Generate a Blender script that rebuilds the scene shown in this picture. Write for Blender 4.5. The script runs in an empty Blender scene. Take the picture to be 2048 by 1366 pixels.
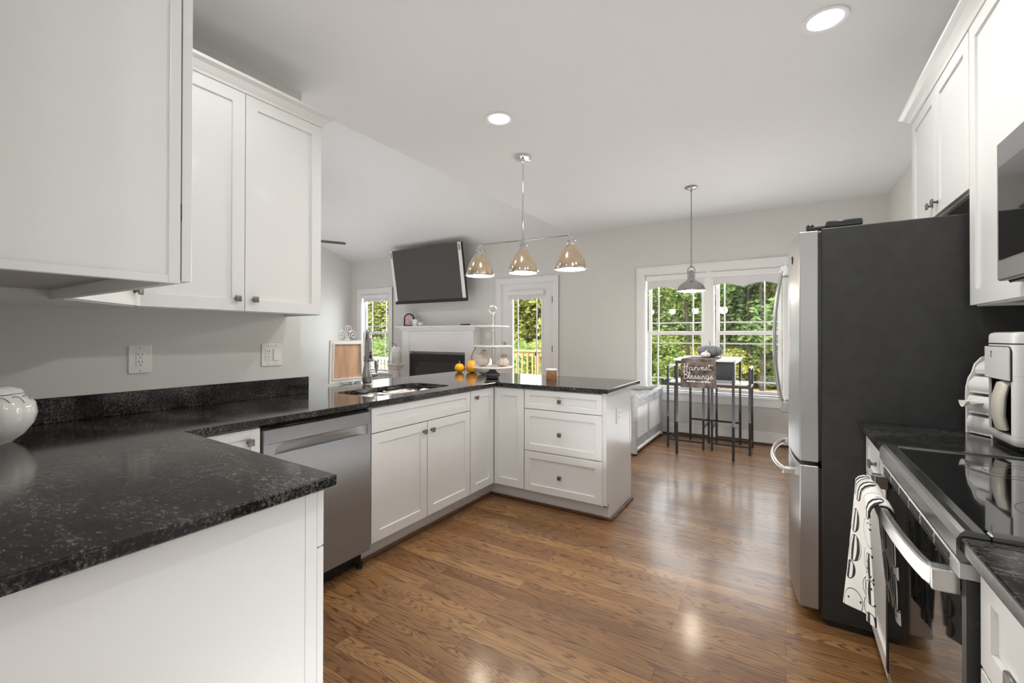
import bpy, bmesh, math, random
from mathutils import Vector, Matrix
import numpy as np
R_ = random.Random(7)
SC = bpy.context.scene
COL = SC.collection

# ------------------------------------------------------------------ camera
cam_d = bpy.data.cameras.new('camera'); cam = bpy.data.objects.new('camera', cam_d); COL.objects.link(cam)
cam_d.sensor_width = 36.0; cam_d.lens = 884.0 / 2048 * 36.0
cam_d.shift_x = -0.6 / 2048; cam_d.shift_y = -15.1 / 2048
cam_d.clip_start = 0.02; cam_d.clip_end = 300
def cam_rot(yaw, pitch, roll):
    c, s = math.cos, math.sin
    f = Vector((-s(yaw) * c(pitch), c(yaw) * c(pitch), s(pitch)))
    r = Vector((c(yaw), s(yaw), 0)); u = r.cross(f)
    r2 = c(roll) * r + s(roll) * u; u2 = -s(roll) * r + c(roll) * u
    return Matrix((r2, u2, -f)).transposed()
cam.matrix_world = Matrix.Translation((0, 0, 1.272)) @ cam_rot(0.5529, 0.0052, 0.0015).to_4x4()
SC.camera = cam

# ------------------------------------------------------------------ view, world, sun, daylight
SC.view_settings.view_transform = 'Standard'; SC.view_settings.look = 'None'
SC.view_settings.gamma = 1; SC.view_settings.use_curve_mapping = False
SC.view_settings.exposure = 0.24
SC.cycles.use_denoising = True
SC.cycles.max_bounces = 8; SC.cycles.diffuse_bounces = 5; SC.cycles.glossy_bounces = 5
SC.cycles.transparent_max_bounces = 12; SC.cycles.sample_clamp_indirect = 6
W = bpy.data.worlds.new('world'); SC.world = W; W.use_nodes = True
wn = W.node_tree; bgn = wn.nodes['Background']
sky = wn.nodes.new('ShaderNodeTexSky'); sky.sky_type = 'HOSEK_WILKIE'; sky.turbidity = 6
sky.sun_direction = Vector((0.35, -0.6, 0.72)).normalized()
mixs = wn.nodes.new('ShaderNodeMixRGB'); mixs.inputs[0].default_value = 0.75
mixs.inputs[2].default_value = (0.93, 0.97, 1.0, 1)
wn.links.new(sky.outputs[0], mixs.inputs[1]); wn.links.new(mixs.outputs[0], bgn.inputs[0])
bgn.inputs[1].default_value = 3.2
def lamp(name, kind, loc, energy, color=(1, 1, 1), **k):
    d = bpy.data.lights.new(name, kind); d.energy = energy; d.color = color
    rot = k.pop('rot', None)
    for a, v in k.items(): setattr(d, a, v)
    o = bpy.data.objects.new(name, d); o.location = loc; COL.objects.link(o)
    if rot is not None: o.rotation_euler = rot
    return o
lamp('sun', 'SUN', (0, -10, 20), 5.5, (1, 0.96, 0.88), angle=0.03, rot=(math.radians(38), 0, math.radians(-25)))
COOL = (0.90, 0.94, 1.0); WARM = (1.0, 0.99, 0.965)
# added fill lamps with no fixture, aimed upwards to brighten the ceilings
lamp('fill_aisle', 'AREA', (-0.7, 1.5, 0.35), 11.5, (0.985, 0.995, 1.0), shape='RECTANGLE', size=1.1, size_y=2.4, rot=(math.radians(180), 0, 0))
lamp('fill_behind', 'AREA', (0.0, -1.3, 0.6), 9, (0.985, 0.995, 1.0), shape='RECTANGLE', size=1.6, size_y=2.0, rot=(math.radians(180), 0, 0))
lamp('fill_dining', 'AREA', (-0.5, 4.6, 0.35), 13, (0.96, 0.98, 1.0), shape='RECTANGLE', size=1.4, size_y=1.6, rot=(math.radians(180), 0, 0))
lamp('fill_living', 'AREA', (-5.2, 3.2, 0.9), 42, (0.95, 0.975, 1.0), shape='RECTANGLE', size=3.4, size_y=4.0, rot=(math.radians(180), 0, 0))
# added soft fill behind the camera, aimed into the kitchen, no real source
lamp('soft_fill', 'AREA', (0.35, -1.7, 1.75), 7, (0.985, 0.995, 1.0), shape='RECTANGLE', size=1.0, size_y=1.2, rot=(math.radians(84), 0, math.radians(26)))
# daylight entering through the windows and the glass door
lamp('daylight_window', 'AREA', (-0.82, 6.30, 1.35), 30, COOL, shape='RECTANGLE', size=1.5, size_y=1.4, rot=(math.radians(-90), 0, 0))
lamp('daylight_door', 'AREA', (-3.45, 6.30, 1.1), 14, COOL, shape='RECTANGLE', size=0.55, size_y=1.6, rot=(math.radians(-90), 0, 0))
lamp('daylight_side_window', 'AREA', (-6.9, 6.30, 1.35), 25, COOL, shape='RECTANGLE', size=0.7, size_y=1.4, rot=(math.radians(-90), 0, 0))

# ------------------------------------------------------------------ material helpers
MATS = {}
def nm(name):
    m = bpy.data.materials.new(name); m.use_nodes = True
    nt = m.node_tree; b = nt.nodes['Principled BSDF']; MATS[name] = m
    return m, nt, b
def rgba(c): return (c[0], c[1], c[2], 1)
def paint(name, c, rough=0.5, metal=0.0, var=0.03, scale=8.0, bump=0.0, bscale=60.0, coat=0.0, stretch=(1, 1, 1), spec=0.5, sheen=0):
    m, nt, b = nm(name)
    tc = nt.nodes.new('ShaderNodeTexCoord'); mp = nt.nodes.new('ShaderNodeMapping'); mp.inputs['Scale'].default_value = stretch
    nt.links.new(tc.outputs['Object'], mp.inputs[0])
    n = nt.nodes.new('ShaderNodeTexNoise'); n.inputs['Scale'].default_value = scale; n.inputs['Detail'].default_value = 3
    nt.links.new(mp.outputs[0], n.inputs[0])
    r = nt.nodes.new('ShaderNodeValToRGB')
    r.color_ramp.elements[0].position = 0.3; r.color_ramp.elements[1].position = 0.7
    r.color_ramp.elements[0].color = rgba([max(0, x * (1 - var)) for x in c]); r.color_ramp.elements[1].color = rgba([min(1, x * (1 + var)) for x in c])
    nt.links.new(n.outputs[0], r.inputs[0]); nt.links.new(r.outputs[0], b.inputs['Base Color'])
    b.inputs['Roughness'].default_value = rough; b.inputs['Metallic'].default_value = metal
    b.inputs['Specular IOR Level'].default_value = spec
    if coat: b.inputs['Coat Weight'].default_value = coat; b.inputs['Coat Roughness'].default_value = 0.08
    if sheen: b.inputs['Sheen Weight'].default_value = sheen
    if bump:
        n2 = nt.nodes.new('ShaderNodeTexNoise'); n2.inputs['Scale'].default_value = bscale; n2.inputs['Detail'].default_value = 2
        nt.links.new(mp.outputs[0], n2.inputs[0])
        bp = nt.nodes.new('ShaderNodeBump'); bp.inputs['Strength'].default_value = bump; bp.inputs['Distance'].default_value = 0.01
        nt.links.new(n2.outputs[0], bp.inputs['Height']); nt.links.new(bp.outputs[0], b.inputs['Normal'])
    return m
def glow(name, c, s):
    m, nt, b = nm(name)
    b.inputs['Base Color'].default_value = rgba(c); b.inputs['Emission Color'].default_value = rgba(c); b.inputs['Emission Strength'].default_value = s
    return m
def glass(name, tint=(1, 1, 1), ior=1.45, rough=0.0, extra=0.0):
    m, nt, b = nm(name); nt.nodes.remove(b)
    t = nt.nodes.new('ShaderNodeBsdfTransparent'); t.inputs[0].default_value = rgba(tint)
    g = nt.nodes.new('ShaderNodeBsdfGlossy'); g.inputs['Roughness'].default_value = rough
    lw = nt.nodes.new('ShaderNodeLayerWeight'); lw.inputs[0].default_value = 0.5
    pw = nt.nodes.new('ShaderNodeMath'); pw.operation = 'POWER'; pw.inputs[1].default_value = 5
    f = nt.nodes.new('ShaderNodeMath'); f.operation = 'MULTIPLY_ADD'; f.inputs[1].default_value = 0.95; f.inputs[2].default_value = 0.035
    nt.links.new(lw.outputs['Facing'], pw.inputs[0]); nt.links.new(pw.outputs[0], f.inputs[0])
    mx = nt.nodes.new('ShaderNodeMixShader'); out = nt.nodes['Material Output']
    nt.links.new(f.outputs[0], mx.inputs[0]); nt.links.new(t.outputs[0], mx.inputs[1]); nt.links.new(g.outputs[0], mx.inputs[2])
    nt.links.new(mx.outputs[0], out.inputs[0])
    return m
def brushed(name, c, rough=0.28, stretch=(1, 1, 120), var=0.12, metal=0.92):
    m, nt, b = nm(name)
    tc = nt.nodes.new('ShaderNodeTexCoord'); mp = nt.nodes.new('ShaderNodeMapping'); mp.inputs['Scale'].default_value = stretch
    nt.links.new(tc.outputs['Object'], mp.inputs[0])
    n = nt.nodes.new('ShaderNodeTexNoise'); n.inputs['Scale'].default_value = 6; n.inputs['Detail'].default_value = 5
    nt.links.new(mp.outputs[0], n.inputs[0])
    mr = nt.nodes.new('ShaderNodeMapRange'); mr.inputs['To Min'].default_value = rough * 0.75; mr.inputs['To Max'].default_value = rough * 1.3
    nt.links.new(n.outputs[0], mr.inputs['Value']); nt.links.new(mr.outputs[0], b.inputs['Roughness'])
    r = nt.nodes.new('ShaderNodeValToRGB'); r.color_ramp.elements[0].position = 0.3; r.color_ramp.elements[1].position = 0.7
    r.color_ramp.elements[0].color = rgba([x * (1 - var) for x in c]); r.color_ramp.elements[1].color = rgba([min(1, x * (1 + var)) for x in c])
    nt.links.new(n.outputs[0], r.inputs[0]); nt.links.new(r.outputs[0], b.inputs['Base Color'])
    b.inputs['Metallic'].default_value = metal; b.inputs['Anisotropic'].default_value = 0.7
    return m

wallp = paint('wall_paint', (0.70, 0.70, 0.68), 0.75, var=0.008, bump=0.03, bscale=220)
ceilp = paint('ceiling_paint', (0.785, 0.79, 0.795), 0.85, var=0.006, bump=0.03, bscale=200)
trimw = paint('trim_white', (0.84, 0.84, 0.85), 0.4, var=0.008)
cabw = paint('cabinet_white', (0.745, 0.745, 0.735), 0.33, var=0.008, scale=3, coat=0.15)
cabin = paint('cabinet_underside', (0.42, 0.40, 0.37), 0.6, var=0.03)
vinyl = paint('vinyl_white', (0.86, 0.86, 0.87), 0.3, var=0.005)
plateW = paint('plate_white', (0.85, 0.84, 0.81), 0.3, var=0.005)
slotb = paint('slot_dark', (0.03, 0.03, 0.03), 0.6)
knobm = paint('knob_pewter', (0.20, 0.19, 0.18), 0.42, metal=0.85, var=0.15, scale=60)
steel = brushed('stainless', (0.30, 0.305, 0.31), 0.34, (1, 1, 150), 0.08, 0.62)
trims = brushed('stainless_trim', (0.50, 0.50, 0.49), 0.3, (1, 40, 1), 0.06, 0.35)
steelh = brushed('stainless_handle', (0.62, 0.61, 0.60), 0.2, (20, 20, 20), 0.05)
steelf = brushed('stainless_fridge', (0.43, 0.43, 0.43), 0.36, (220, 220, 3), 0.05, 0.8)
darkst = brushed('dark_stainless', (0.20, 0.20, 0.195), 0.22, (1, 1, 60))
sinkst = brushed('stainless_sink', (0.55, 0.545, 0.53), 0.25, (80, 1, 1), 0.08)
nickel = brushed('brushed_nickel', (0.42, 0.41, 0.40), 0.24, (1, 1, 30), 0.06)
chrome = paint('polished_chrome', (0.78, 0.77, 0.76), 0.06, metal=1, var=0.01)
mirrorg = paint('warm_mirror_glass', (0.66, 0.53, 0.38), 0.12, metal=0.9, var=0.05, scale=14)
fridged = paint('fridge_side_black', (0.030, 0.030, 0.030), 0.42, var=0.15, scale=18, bump=0.12, bscale=500, spec=0.4)
blackp = paint('black_plastic', (0.012, 0.012, 0.012), 0.35, var=0.1)
blackm = paint('black_metal_frame', (0.028, 0.03, 0.033), 0.38, var=0.2, scale=30, spec=0.6)
blackg = paint('black_glass', (0.006, 0.006, 0.006), 0.03, var=0.05, spec=0.8, coat=0.5)
greyg = paint('grey_tv_screen', (0.075, 0.072, 0.068), 0.32, var=0.03)
whitep = paint('white_plastic', (0.80, 0.795, 0.78), 0.22, var=0.006, coat=0.3)
creamp = paint('champagne_plastic', (0.66, 0.62, 0.54), 0.25, var=0.01, coat=0.4)
ceram = paint('white_ceramic', (0.83, 0.82, 0.80), 0.08, var=0.02, scale=14, coat=0.6)
creamc = paint('cream_ceramic', (0.76, 0.66, 0.58), 0.3, var=0.06, scale=20)
marblew = paint('white_marble', (0.80, 0.77, 0.73), 0.25, var=0.05, scale=9)
woodc = paint('light_wood_grain', (0.56, 0.35, 0.23), 0.5, var=0.22, scale=5, stretch=(4, 4, 0.6))
jarw = paint('jar_wood', (0.45, 0.23, 0.10), 0.5, var=0.25, scale=9, stretch=(3, 3, 30))
deckw = paint('deck_lumber', (0.55, 0.40, 0.16), 0.7, var=0.2, scale=6, stretch=(1, 1, 6))
gourdy = paint('gourd_yellow', (0.85, 0.42, 0.01), 0.4, var=0.15, scale=9, coat=0.2)
gourdo = paint('gourd_orange', (0.80, 0.33, 0.01), 0.45, var=0.25, scale=7, coat=0.2)
stemg = paint('gourd_stem', (0.22, 0.17, 0.12), 0.8, var=0.3, scale=40, bump=0.4)
velvetg = paint('grey_velvet', (0.17, 0.19, 0.215), 0.85, var=0.55, scale=16, stretch=(3, 3, 0.5), bump=0.4, bscale=30, sheen=0.5)
silverp = paint('silver_stem', (0.45, 0.45, 0.46), 0.3, metal=0.8, var=0.2)
meshg = paint('playpen_fabric_grey', (0.48, 0.49, 0.51), 0.85, var=0.1, scale=30, bump=0.4, bscale=40)
shade_f = paint('shade_fabric', (0.74, 0.74, 0.76), 0.9, var=0.01, bump=0.05, bscale=300)
chalk = paint('chalkboard', (0.10, 0.105, 0.115), 0.75, var=0.15, scale=7)
pinkart = paint('pink_art', (0.62, 0.40, 0.45), 0.6, var=0.45, scale=22)
brownsh = paint('brown_shoe_molding', (0.13, 0.055, 0.022), 0.35, var=0.2, scale=10, stretch=(6, 6, 6))
bark = paint('bark', (0.06, 0.05, 0.04), 0.95, var=0.4, scale=8, stretch=(5, 5, 0.8), bump=0.6, bscale=12)
hinge = paint('hinge_grey', (0.22, 0.22, 0.22), 0.35, metal=0.9)
ringm = paint('burner_ring', (0.10, 0.10, 0.10), 0.3)
winglass = glass('window_glass', (0.97, 0.985, 0.98), 1.45)
clearg = glass('clear_glass', (0.95, 0.96, 0.96), 1.5, 0.02)
canlight = glow('can_light', (1.0, 0.97, 0.92), 14)
bulbm = glow('lit_diffuser', (1.0, 0.90, 0.74), 5.0)
mint = paint('mint_sheer', (0.75, 0.74, 0.73), 0.9)

def mesh_net():
    m, nt, b = nm('playpen_mesh'); out = nt.nodes['Material Output']
    b.inputs['Base Color'].default_value = (0.90, 0.91, 0.94, 1); b.inputs['Roughness'].default_value = 0.9
    t = nt.nodes.new('ShaderNodeBsdfTransparent'); mx = nt.nodes.new('ShaderNodeMixShader')
    tc = nt.nodes.new('ShaderNodeTexCoord'); v = nt.nodes.new('ShaderNodeTexVoronoi'); v.inputs['Scale'].default_value = 220
    nt.links.new(tc.outputs['Object'], v.inputs[0])
    r = nt.nodes.new('ShaderNodeMapRange'); r.inputs['From Min'].default_value = 0.2; r.inputs['From Max'].default_value = 0.5; r.inputs['To Min'].default_value = 0.55; r.inputs['To Max'].default_value = 0.92
    nt.links.new(v.outputs['Distance'], r.inputs['Value'])
    nt.links.new(r.outputs[0], mx.inputs[0]); nt.links.new(t.outputs[0], mx.inputs[1]); nt.links.new(b.outputs[0], mx.inputs[2]); nt.links.new(mx.outputs[0], out.inputs[0])
    return m
netm = mesh_net()

def granite():
    m, nt, b = nm('black_granite')
    tc = nt.nodes.new('ShaderNodeTexCoord'); mp = nt.nodes.new('ShaderNodeMapping'); mp.inputs['Scale'].default_value = (0.5, 1.15, 1); mp.inputs['Rotation'].default_value = (0, 0, -0.45)
    nt.links.new(tc.outputs['Object'], mp.inputs[0])
    n = nt.nodes.new('ShaderNodeTexNoise'); n.inputs['Scale'].default_value = 120; n.inputs['Detail'].default_value = 6; n.inputs['Roughness'].default_value = 0.75
    nt.links.new(mp.outputs[0], n.inputs[0])
    n2 = nt.nodes.new('ShaderNodeTexNoise'); n2.inputs['Scale'].default_value = 7; n2.inputs['Detail'].default_value = 5
    nt.links.new(mp.outputs[0], n2.inputs[0])
    ad = nt.nodes.new('ShaderNodeMath'); ad.operation = 'MULTIPLY_ADD'; ad.inputs[1].default_value = 0.35
    nt.links.new(n2.outputs[0], ad.inputs[0]); nt.links.new(n.outputs[0], ad.inputs[2])
    r = nt.nodes.new('ShaderNodeValToRGB'); e = r.color_ramp.elements
    e[0].position = 0.55; e[0].color = (0.005, 0.005, 0.005, 1); e[1].position = 0.90; e[1].color = (0.20, 0.195, 0.18, 1)
    e2 = r.color_ramp.elements.new(0.70); e2.color = (0.020, 0.019, 0.018, 1)
    nt.links.new(ad.outputs[0], r.inputs[0]); nt.links.new(r.outputs[0], b.inputs['Base Color'])
    b.inputs['Specular IOR Level'].default_value = 0.5
    mr = nt.nodes.new('ShaderNodeMapRange'); mr.inputs['To Min'].default_value = 0.06; mr.inputs['To Max'].default_value = 0.16
    nt.links.new(n2.outputs[0], mr.inputs['Value']); nt.links.new(mr.outputs[0], b.inputs['Roughness'])
    return m
granm = granite()

def woodfloor():
    m, nt, b = nm('oak_floor'); L = nt.links.new; N = nt.nodes.new
    tc = N('ShaderNodeTexCoord')
    br = N('ShaderNodeTexBrick'); br.offset = 0.37; br.offset_frequency = 2; br.squash = 1
    br.inputs['Scale'].default_value = 1.0; br.inputs['Brick Width'].default_value = 1.15; br.inputs['Row Height'].default_value = 0.083
    br.inputs['Mortar Size'].default_value = 0.0009; br.inputs['Mortar Smooth'].default_value = 0.2; br.inputs['Bias'].default_value = 0.0
    br.inputs['Color1'].default_value = (0, 0, 0, 1); br.inputs['Color2'].default_value = (1, 1, 1, 1); br.inputs['Mortar'].default_value = (0.5, 0.5, 0.5, 1)
    L(tc.outputs['Object'], br.inputs[0])
    # per plank offset for the grain
    comb = N('ShaderNodeCombineXYZ'); sep = N('ShaderNodeSeparateColor'); L(br.outputs['Color'], sep.inputs[0])
    mul = N('ShaderNodeMath'); mul.operation = 'MULTIPLY'; mul.inputs[1].default_value = 13.0; L(sep.outputs[0], mul.inputs[0])
    L(mul.outputs[0], comb.inputs[0]); L(mul.outputs[0], comb.inputs[1]); L(mul.outputs[0], comb.inputs[2])
    add = N('ShaderNodeVectorMath'); add.operation = 'ADD'; L(tc.outputs['Object'], add.inputs[0]); L(comb.outputs[0], add.inputs[1])
    mp = N('ShaderNodeMapping'); mp.inputs['Scale'].default_value = (0.9, 9.0, 1.0); L(add.outputs[0], mp.inputs[0])
    wv = N('ShaderNodeTexNoise'); wv.inputs['Scale'].default_value = 1.6; wv.inputs['Detail'].default_value = 1.5; wv.inputs['Distortion'].default_value = 0.35; L(mp.outputs[0], wv.inputs[0])
    # rings from the slow noise -> cathedral grain lines
    rm = N('ShaderNodeMath'); rm.operation = 'MULTIPLY'; rm.inputs[1].default_value = 120.0; L(wv.outputs[0], rm.inputs[0])
    sn = N('ShaderNodeMath'); sn.operation = 'SINE'; L(rm.outputs[0], sn.inputs[0])
    mp2 = N('ShaderNodeMapping'); mp2.inputs['Scale'].default_value = (6, 170, 1); L(add.outputs[0], mp2.inputs[0])
    fn = N('ShaderNodeTexNoise'); fn.inputs['Scale'].default_value = 1.5; fn.inputs['Detail'].default_value = 4; L(mp2.outputs[0], fn.inputs[0])
    gr = N('ShaderNodeMapRange'); gr.inputs['From Min'].default_value = 0.1; gr.inputs['From Max'].default_value = 0.95; L(sn.outputs[0], gr.inputs['Value'])
    g2 = N('ShaderNodeMath'); g2.operation = 'MULTIPLY'; L(gr.outputs[0], g2.inputs[0])
    fr = N('ShaderNodeMapRange'); fr.inputs['From Min'].default_value = 0.30; fr.inputs['From Max'].default_value = 0.55; L(fn.outputs[0], fr.inputs['Value'])
    L(fr.outputs[0], g2.inputs[1])
    base = N('ShaderNodeValToRGB'); e = base.color_ramp.elements
    e[0].color = (0.190, 0.088, 0.034, 1); e[1].color = (0.330, 0.180, 0.074, 1)
    L(sep.outputs[0], base.inputs[0])
    big = N('ShaderNodeTexNoise'); big.inputs['Scale'].default_value = 1.3; big.inputs['Detail'].default_value = 3; L(mp.outputs[0], big.inputs[0])
    bm_ = N('ShaderNodeMixRGB'); bm_.blend_type = 'OVERLAY'; bm_.inputs[0].default_value = 0.45; L(base.outputs[0], bm_.inputs[1]); L(big.outputs[0], bm_.inputs[2])
    mx = N('ShaderNodeMixRGB'); mx.blend_type = 'MIX'; mx.inputs[2].default_value = (0.055, 0.020, 0.008, 1)
    gm = N('ShaderNodeMath'); gm.operation = 'MULTIPLY'; gm.inputs[1].default_value = 0.8; L(g2.outputs[0], gm.inputs[0]); L(gm.outputs[0], mx.inputs[0]); L(bm_.outputs[0], mx.inputs[1])
    mm = N('ShaderNodeMixRGB'); mm.inputs[2].default_value = (0.03, 0.012, 0.006, 1); L(br.outputs['Fac'], mm.inputs[0]); L(mx.outputs[0], mm.inputs[1])
    L(mm.outputs[0], b.inputs['Base Color'])
    b.inputs['Roughness'].default_value = 0.36; b.inputs['Specular IOR Level'].default_value = 0.32
    b.inputs['Coat Weight'].default_value = 0.30; b.inputs['Coat Roughness'].default_value = 0.15
    bp = N('ShaderNodeBump'); bp.inputs['Strength'].default_value = 0.12; bp.inputs['Distance'].default_value = 0.004
    L(g2.outputs[0], bp.inputs['Height']); bp.invert = True; L(bp.outputs[0], b.inputs['Normal'])
    nz = N('ShaderNodeTexNoise'); nz.inputs['Scale'].default_value = 2.2; L(tc.outputs['Object'], nz.inputs[0])
    bp2 = N('ShaderNodeBump'); bp2.inputs['Strength'].default_value = 0.25; bp2.inputs['Distance'].default_value = 0.01; L(nz.outputs[0], bp2.inputs['Height']); L(bp2.outputs[0], b.inputs['Coat Normal'])
    return m
floorm = woodfloor()

def leafmat(name, a, b2):
    m, nt, b = nm(name); N = nt.nodes.new; L = nt.links.new
    g = N('ShaderNodeNewGeometry'); r = N('ShaderNodeValToRGB'); r.color_ramp.elements[0].color = rgba(a); r.color_ramp.elements[1].color = rgba(b2)
    L(g.outputs['Random Per Island'], r.inputs[0]); L(r.outputs[0], b.inputs['Base Color'])
    b.inputs['Roughness'].default_value = 0.6
    tr = N('ShaderNodeBsdfTranslucent'); L(r.outputs[0], tr.inputs[0])
    mx = N('ShaderNodeMixShader'); mx.inputs[0].default_value = 0.45; out = nt.nodes['Material Output']
    L(b.outputs[0], mx.inputs[1]); L(tr.outputs[0], mx.inputs[2]); L(mx.outputs[0], out.inputs[0])
    return m
leafA = leafmat('leaf_green', (0.21, 0.33, 0.08), (0.52, 0.61, 0.23))
leafB = leafmat('leaf_yellow_green', (0.38, 0.46, 0.09), (0.80, 0.76, 0.30))
leafC = leafmat('leaf_deep_green', (0.12, 0.24, 0.07), (0.36, 0.48, 0.18))
def litter():
    m, nt, b = nm('leaf_litter'); N = nt.nodes.new; L = nt.links.new
    tc = N('ShaderNodeTexCoord'); v = N('ShaderNodeTexVoronoi'); v.inputs['Scale'].default_value = 9; L(tc.outputs['Object'], v.inputs[0])
    r = N('ShaderNodeValToRGB'); e = r.color_ramp.elements; e[0].color = (0.28, 0.13, 0.04, 1); e[1].color = (0.62, 0.42, 0.20, 1)
    e3 = e.new(0.55); e3.color = (0.52, 0.27, 0.09, 1)
    sp = N('ShaderNodeSeparateColor'); L(v.outputs['Color'], sp.inputs[0]); L(sp.outputs[0], r.inputs[0])
    n = N('ShaderNodeTexNoise'); n.inputs['Scale'].default_value = 0.6; L(tc.outputs['Object'], n.inputs[0])
    mr = N('ShaderNodeMapRange'); mr.inputs['From Min'].default_value = 0.5; mr.inputs['From Max'].default_value = 0.65; L(n.outputs[0], mr.inputs['Value'])
    mx = N('ShaderNodeMixRGB'); mx.inputs[2].default_value = (0.22, 0.30, 0.07, 1); L(mr.outputs[0], mx.inputs[0]); L(r.outputs[0], mx.inputs[1]); L(mx.outputs[0], b.inputs['Base Color'])
    b.inputs['Roughness'].default_value = 0.95
    return m
litterm = litter()
def towelmat():
    # white kitchen towel with a black printed pumpkin pattern: dots, bands of stripes, thin outlines
    m, nt, b = nm('towel_print'); N = nt.nodes.new; L = nt.links.new
    tc = N('ShaderNodeTexCoord'); sp = N('ShaderNodeSeparateXYZ'); L(tc.outputs['UV'], sp.inputs[0])
    mp = N('ShaderNodeMapping'); mp.inputs['Scale'].default_value = (3.6, 8.0, 1); L(tc.outputs['UV'], mp.inputs[0])
    v = N('ShaderNodeTexVoronoi'); v.inputs['Scale'].default_value = 1.0; v.inputs['Randomness'].default_value = 0.35; L(mp.outputs[0], v.inputs[0])
    spc = N('ShaderNodeSeparateColor'); L(v.outputs['Color'], spc.inputs[0])
    # stripes bent around each cell centre (pumpkin ribs)
    loc = N('ShaderNodeVectorMath'); loc.operation = 'SUBTRACT'; L(mp.outputs[0], loc.inputs[0]); L(v.outputs['Position'], loc.inputs[1])
    ls = N('ShaderNodeSeparateXYZ'); L(loc.outputs[0], ls.inputs[0])
    y2 = N('ShaderNodeMath'); y2.operation = 'MULTIPLY'; L(ls.outputs[1], y2.inputs[0]); L(ls.outputs[1], y2.inputs[1])
    dn = N('ShaderNodeMath'); dn.operation = 'SUBTRACT'; dn.inputs[0].default_value = 0.42; L(y2.outputs[0], dn.inputs[1])
    dv = N('ShaderNodeMath'); dv.operation = 'DIVIDE'; L(ls.outputs[0], dv.inputs[0]); L(dn.outputs[0], dv.inputs[1])
    ml = N('ShaderNodeMath'); ml.operation = 'MULTIPLY'; ml.inputs[1].default_value = 7; L(dv.outputs[0], ml.inputs[0])
    si = N('ShaderNodeMath'); si.operation = 'SINE'; L(ml.outputs[0], si.inputs[0])
    st = N('ShaderNodeMath'); st.operation = 'GREATER_THAN'; st.inputs[1].default_value = 0.0; L(si.outputs[0], st.inputs[0])
    ins = N('ShaderNodeMath'); ins.operation = 'LESS_THAN'; ins.inputs[1].default_value = 0.46; L(v.outputs['Distance'], ins.inputs[0])
    sel = N('ShaderNodeMath'); sel.operation = 'GREATER_THAN'; sel.inputs[1].default_value = 0.36; L(spc.outputs[0], sel.inputs[0])
    a1 = N('ShaderNodeMath'); a1.operation = 'MULTIPLY'; L(st.outputs[0], a1.inputs[0]); L(ins.outputs[0], a1.inputs[1])
    a2 = N('ShaderNodeMath'); a2.operation = 'MULTIPLY'; L(a1.outputs[0], a2.inputs[0]); L(sel.outputs[0], a2.inputs[1])
    # outline ring
    d1 = N('ShaderNodeMath'); d1.operation = 'SUBTRACT'; d1.inputs[1].default_value = 0.47; L(v.outputs['Distance'], d1.inputs[0])
    d2 = N('ShaderNodeMath'); d2.operation = 'ABSOLUTE'; L(d1.outputs[0], d2.inputs[0])
    d3 = N('ShaderNodeMath'); d3.operation = 'LESS_THAN'; d3.inputs[1].default_value = 0.014; L(d2.outputs[0], d3.inputs[0])
    # dots
    mp2 = N('ShaderNodeMapping'); mp2.inputs['Scale'].default_value = (13, 33, 1); L(tc.outputs['UV'], mp2.inputs[0])
    v2 = N('ShaderNodeTexVoronoi'); v2.inputs['Scale'].default_value = 1; v2.inputs['Randomness'].default_value = 0.5; L(mp2.outputs[0], v2.inputs[0])
    dt = N('ShaderNodeMath'); dt.operation = 'LESS_THAN'; dt.inputs[1].default_value = 0.2; L(v2.outputs['Distance'], dt.inputs[0])
    s2 = N('ShaderNodeMath'); s2.operation = 'LESS_THAN'; s2.inputs[1].default_value = 0.45; L(spc.outputs[0], s2.inputs[0])
    dm = N('ShaderNodeMath'); dm.operation = 'MULTIPLY'; L(dt.outputs[0], dm.inputs[0]); L(s2.outputs[0], dm.inputs[1])
    dm2 = N('ShaderNodeMath'); dm2.operation = 'MULTIPLY'; L(dm.outputs[0], dm2.inputs[0]); L(ins.outputs[0], dm2.inputs[1])
    m1 = N('ShaderNodeMath'); m1.operation = 'MAXIMUM'; L(a2.outputs[0], m1.inputs[0]); L(d3.outputs[0], m1.inputs[1])
    m2 = N('ShaderNodeMath'); m2.operation = 'MAXIMUM'; L(m1.outputs[0], m2.inputs[0]); L(dm2.outputs[0], m2.inputs[1])
    mx = N('ShaderNodeMixRGB'); mx.inputs[1].default_value = (0.80, 0.79, 0.76, 1); mx.inputs[2].default_value = (0.012, 0.012, 0.012, 1)
    L(m2.outputs[0], mx.inputs[0]); L(mx.outputs[0], b.inputs['Base Color']); b.inputs['Roughness'].default_value = 0.9
    return m
towelm = towelmat()
clothr = paint('runner_cloth', (0.11, 0.085, 0.078), 0.85, var=0.95, scale=13, bump=0.2, bscale=200)

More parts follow.
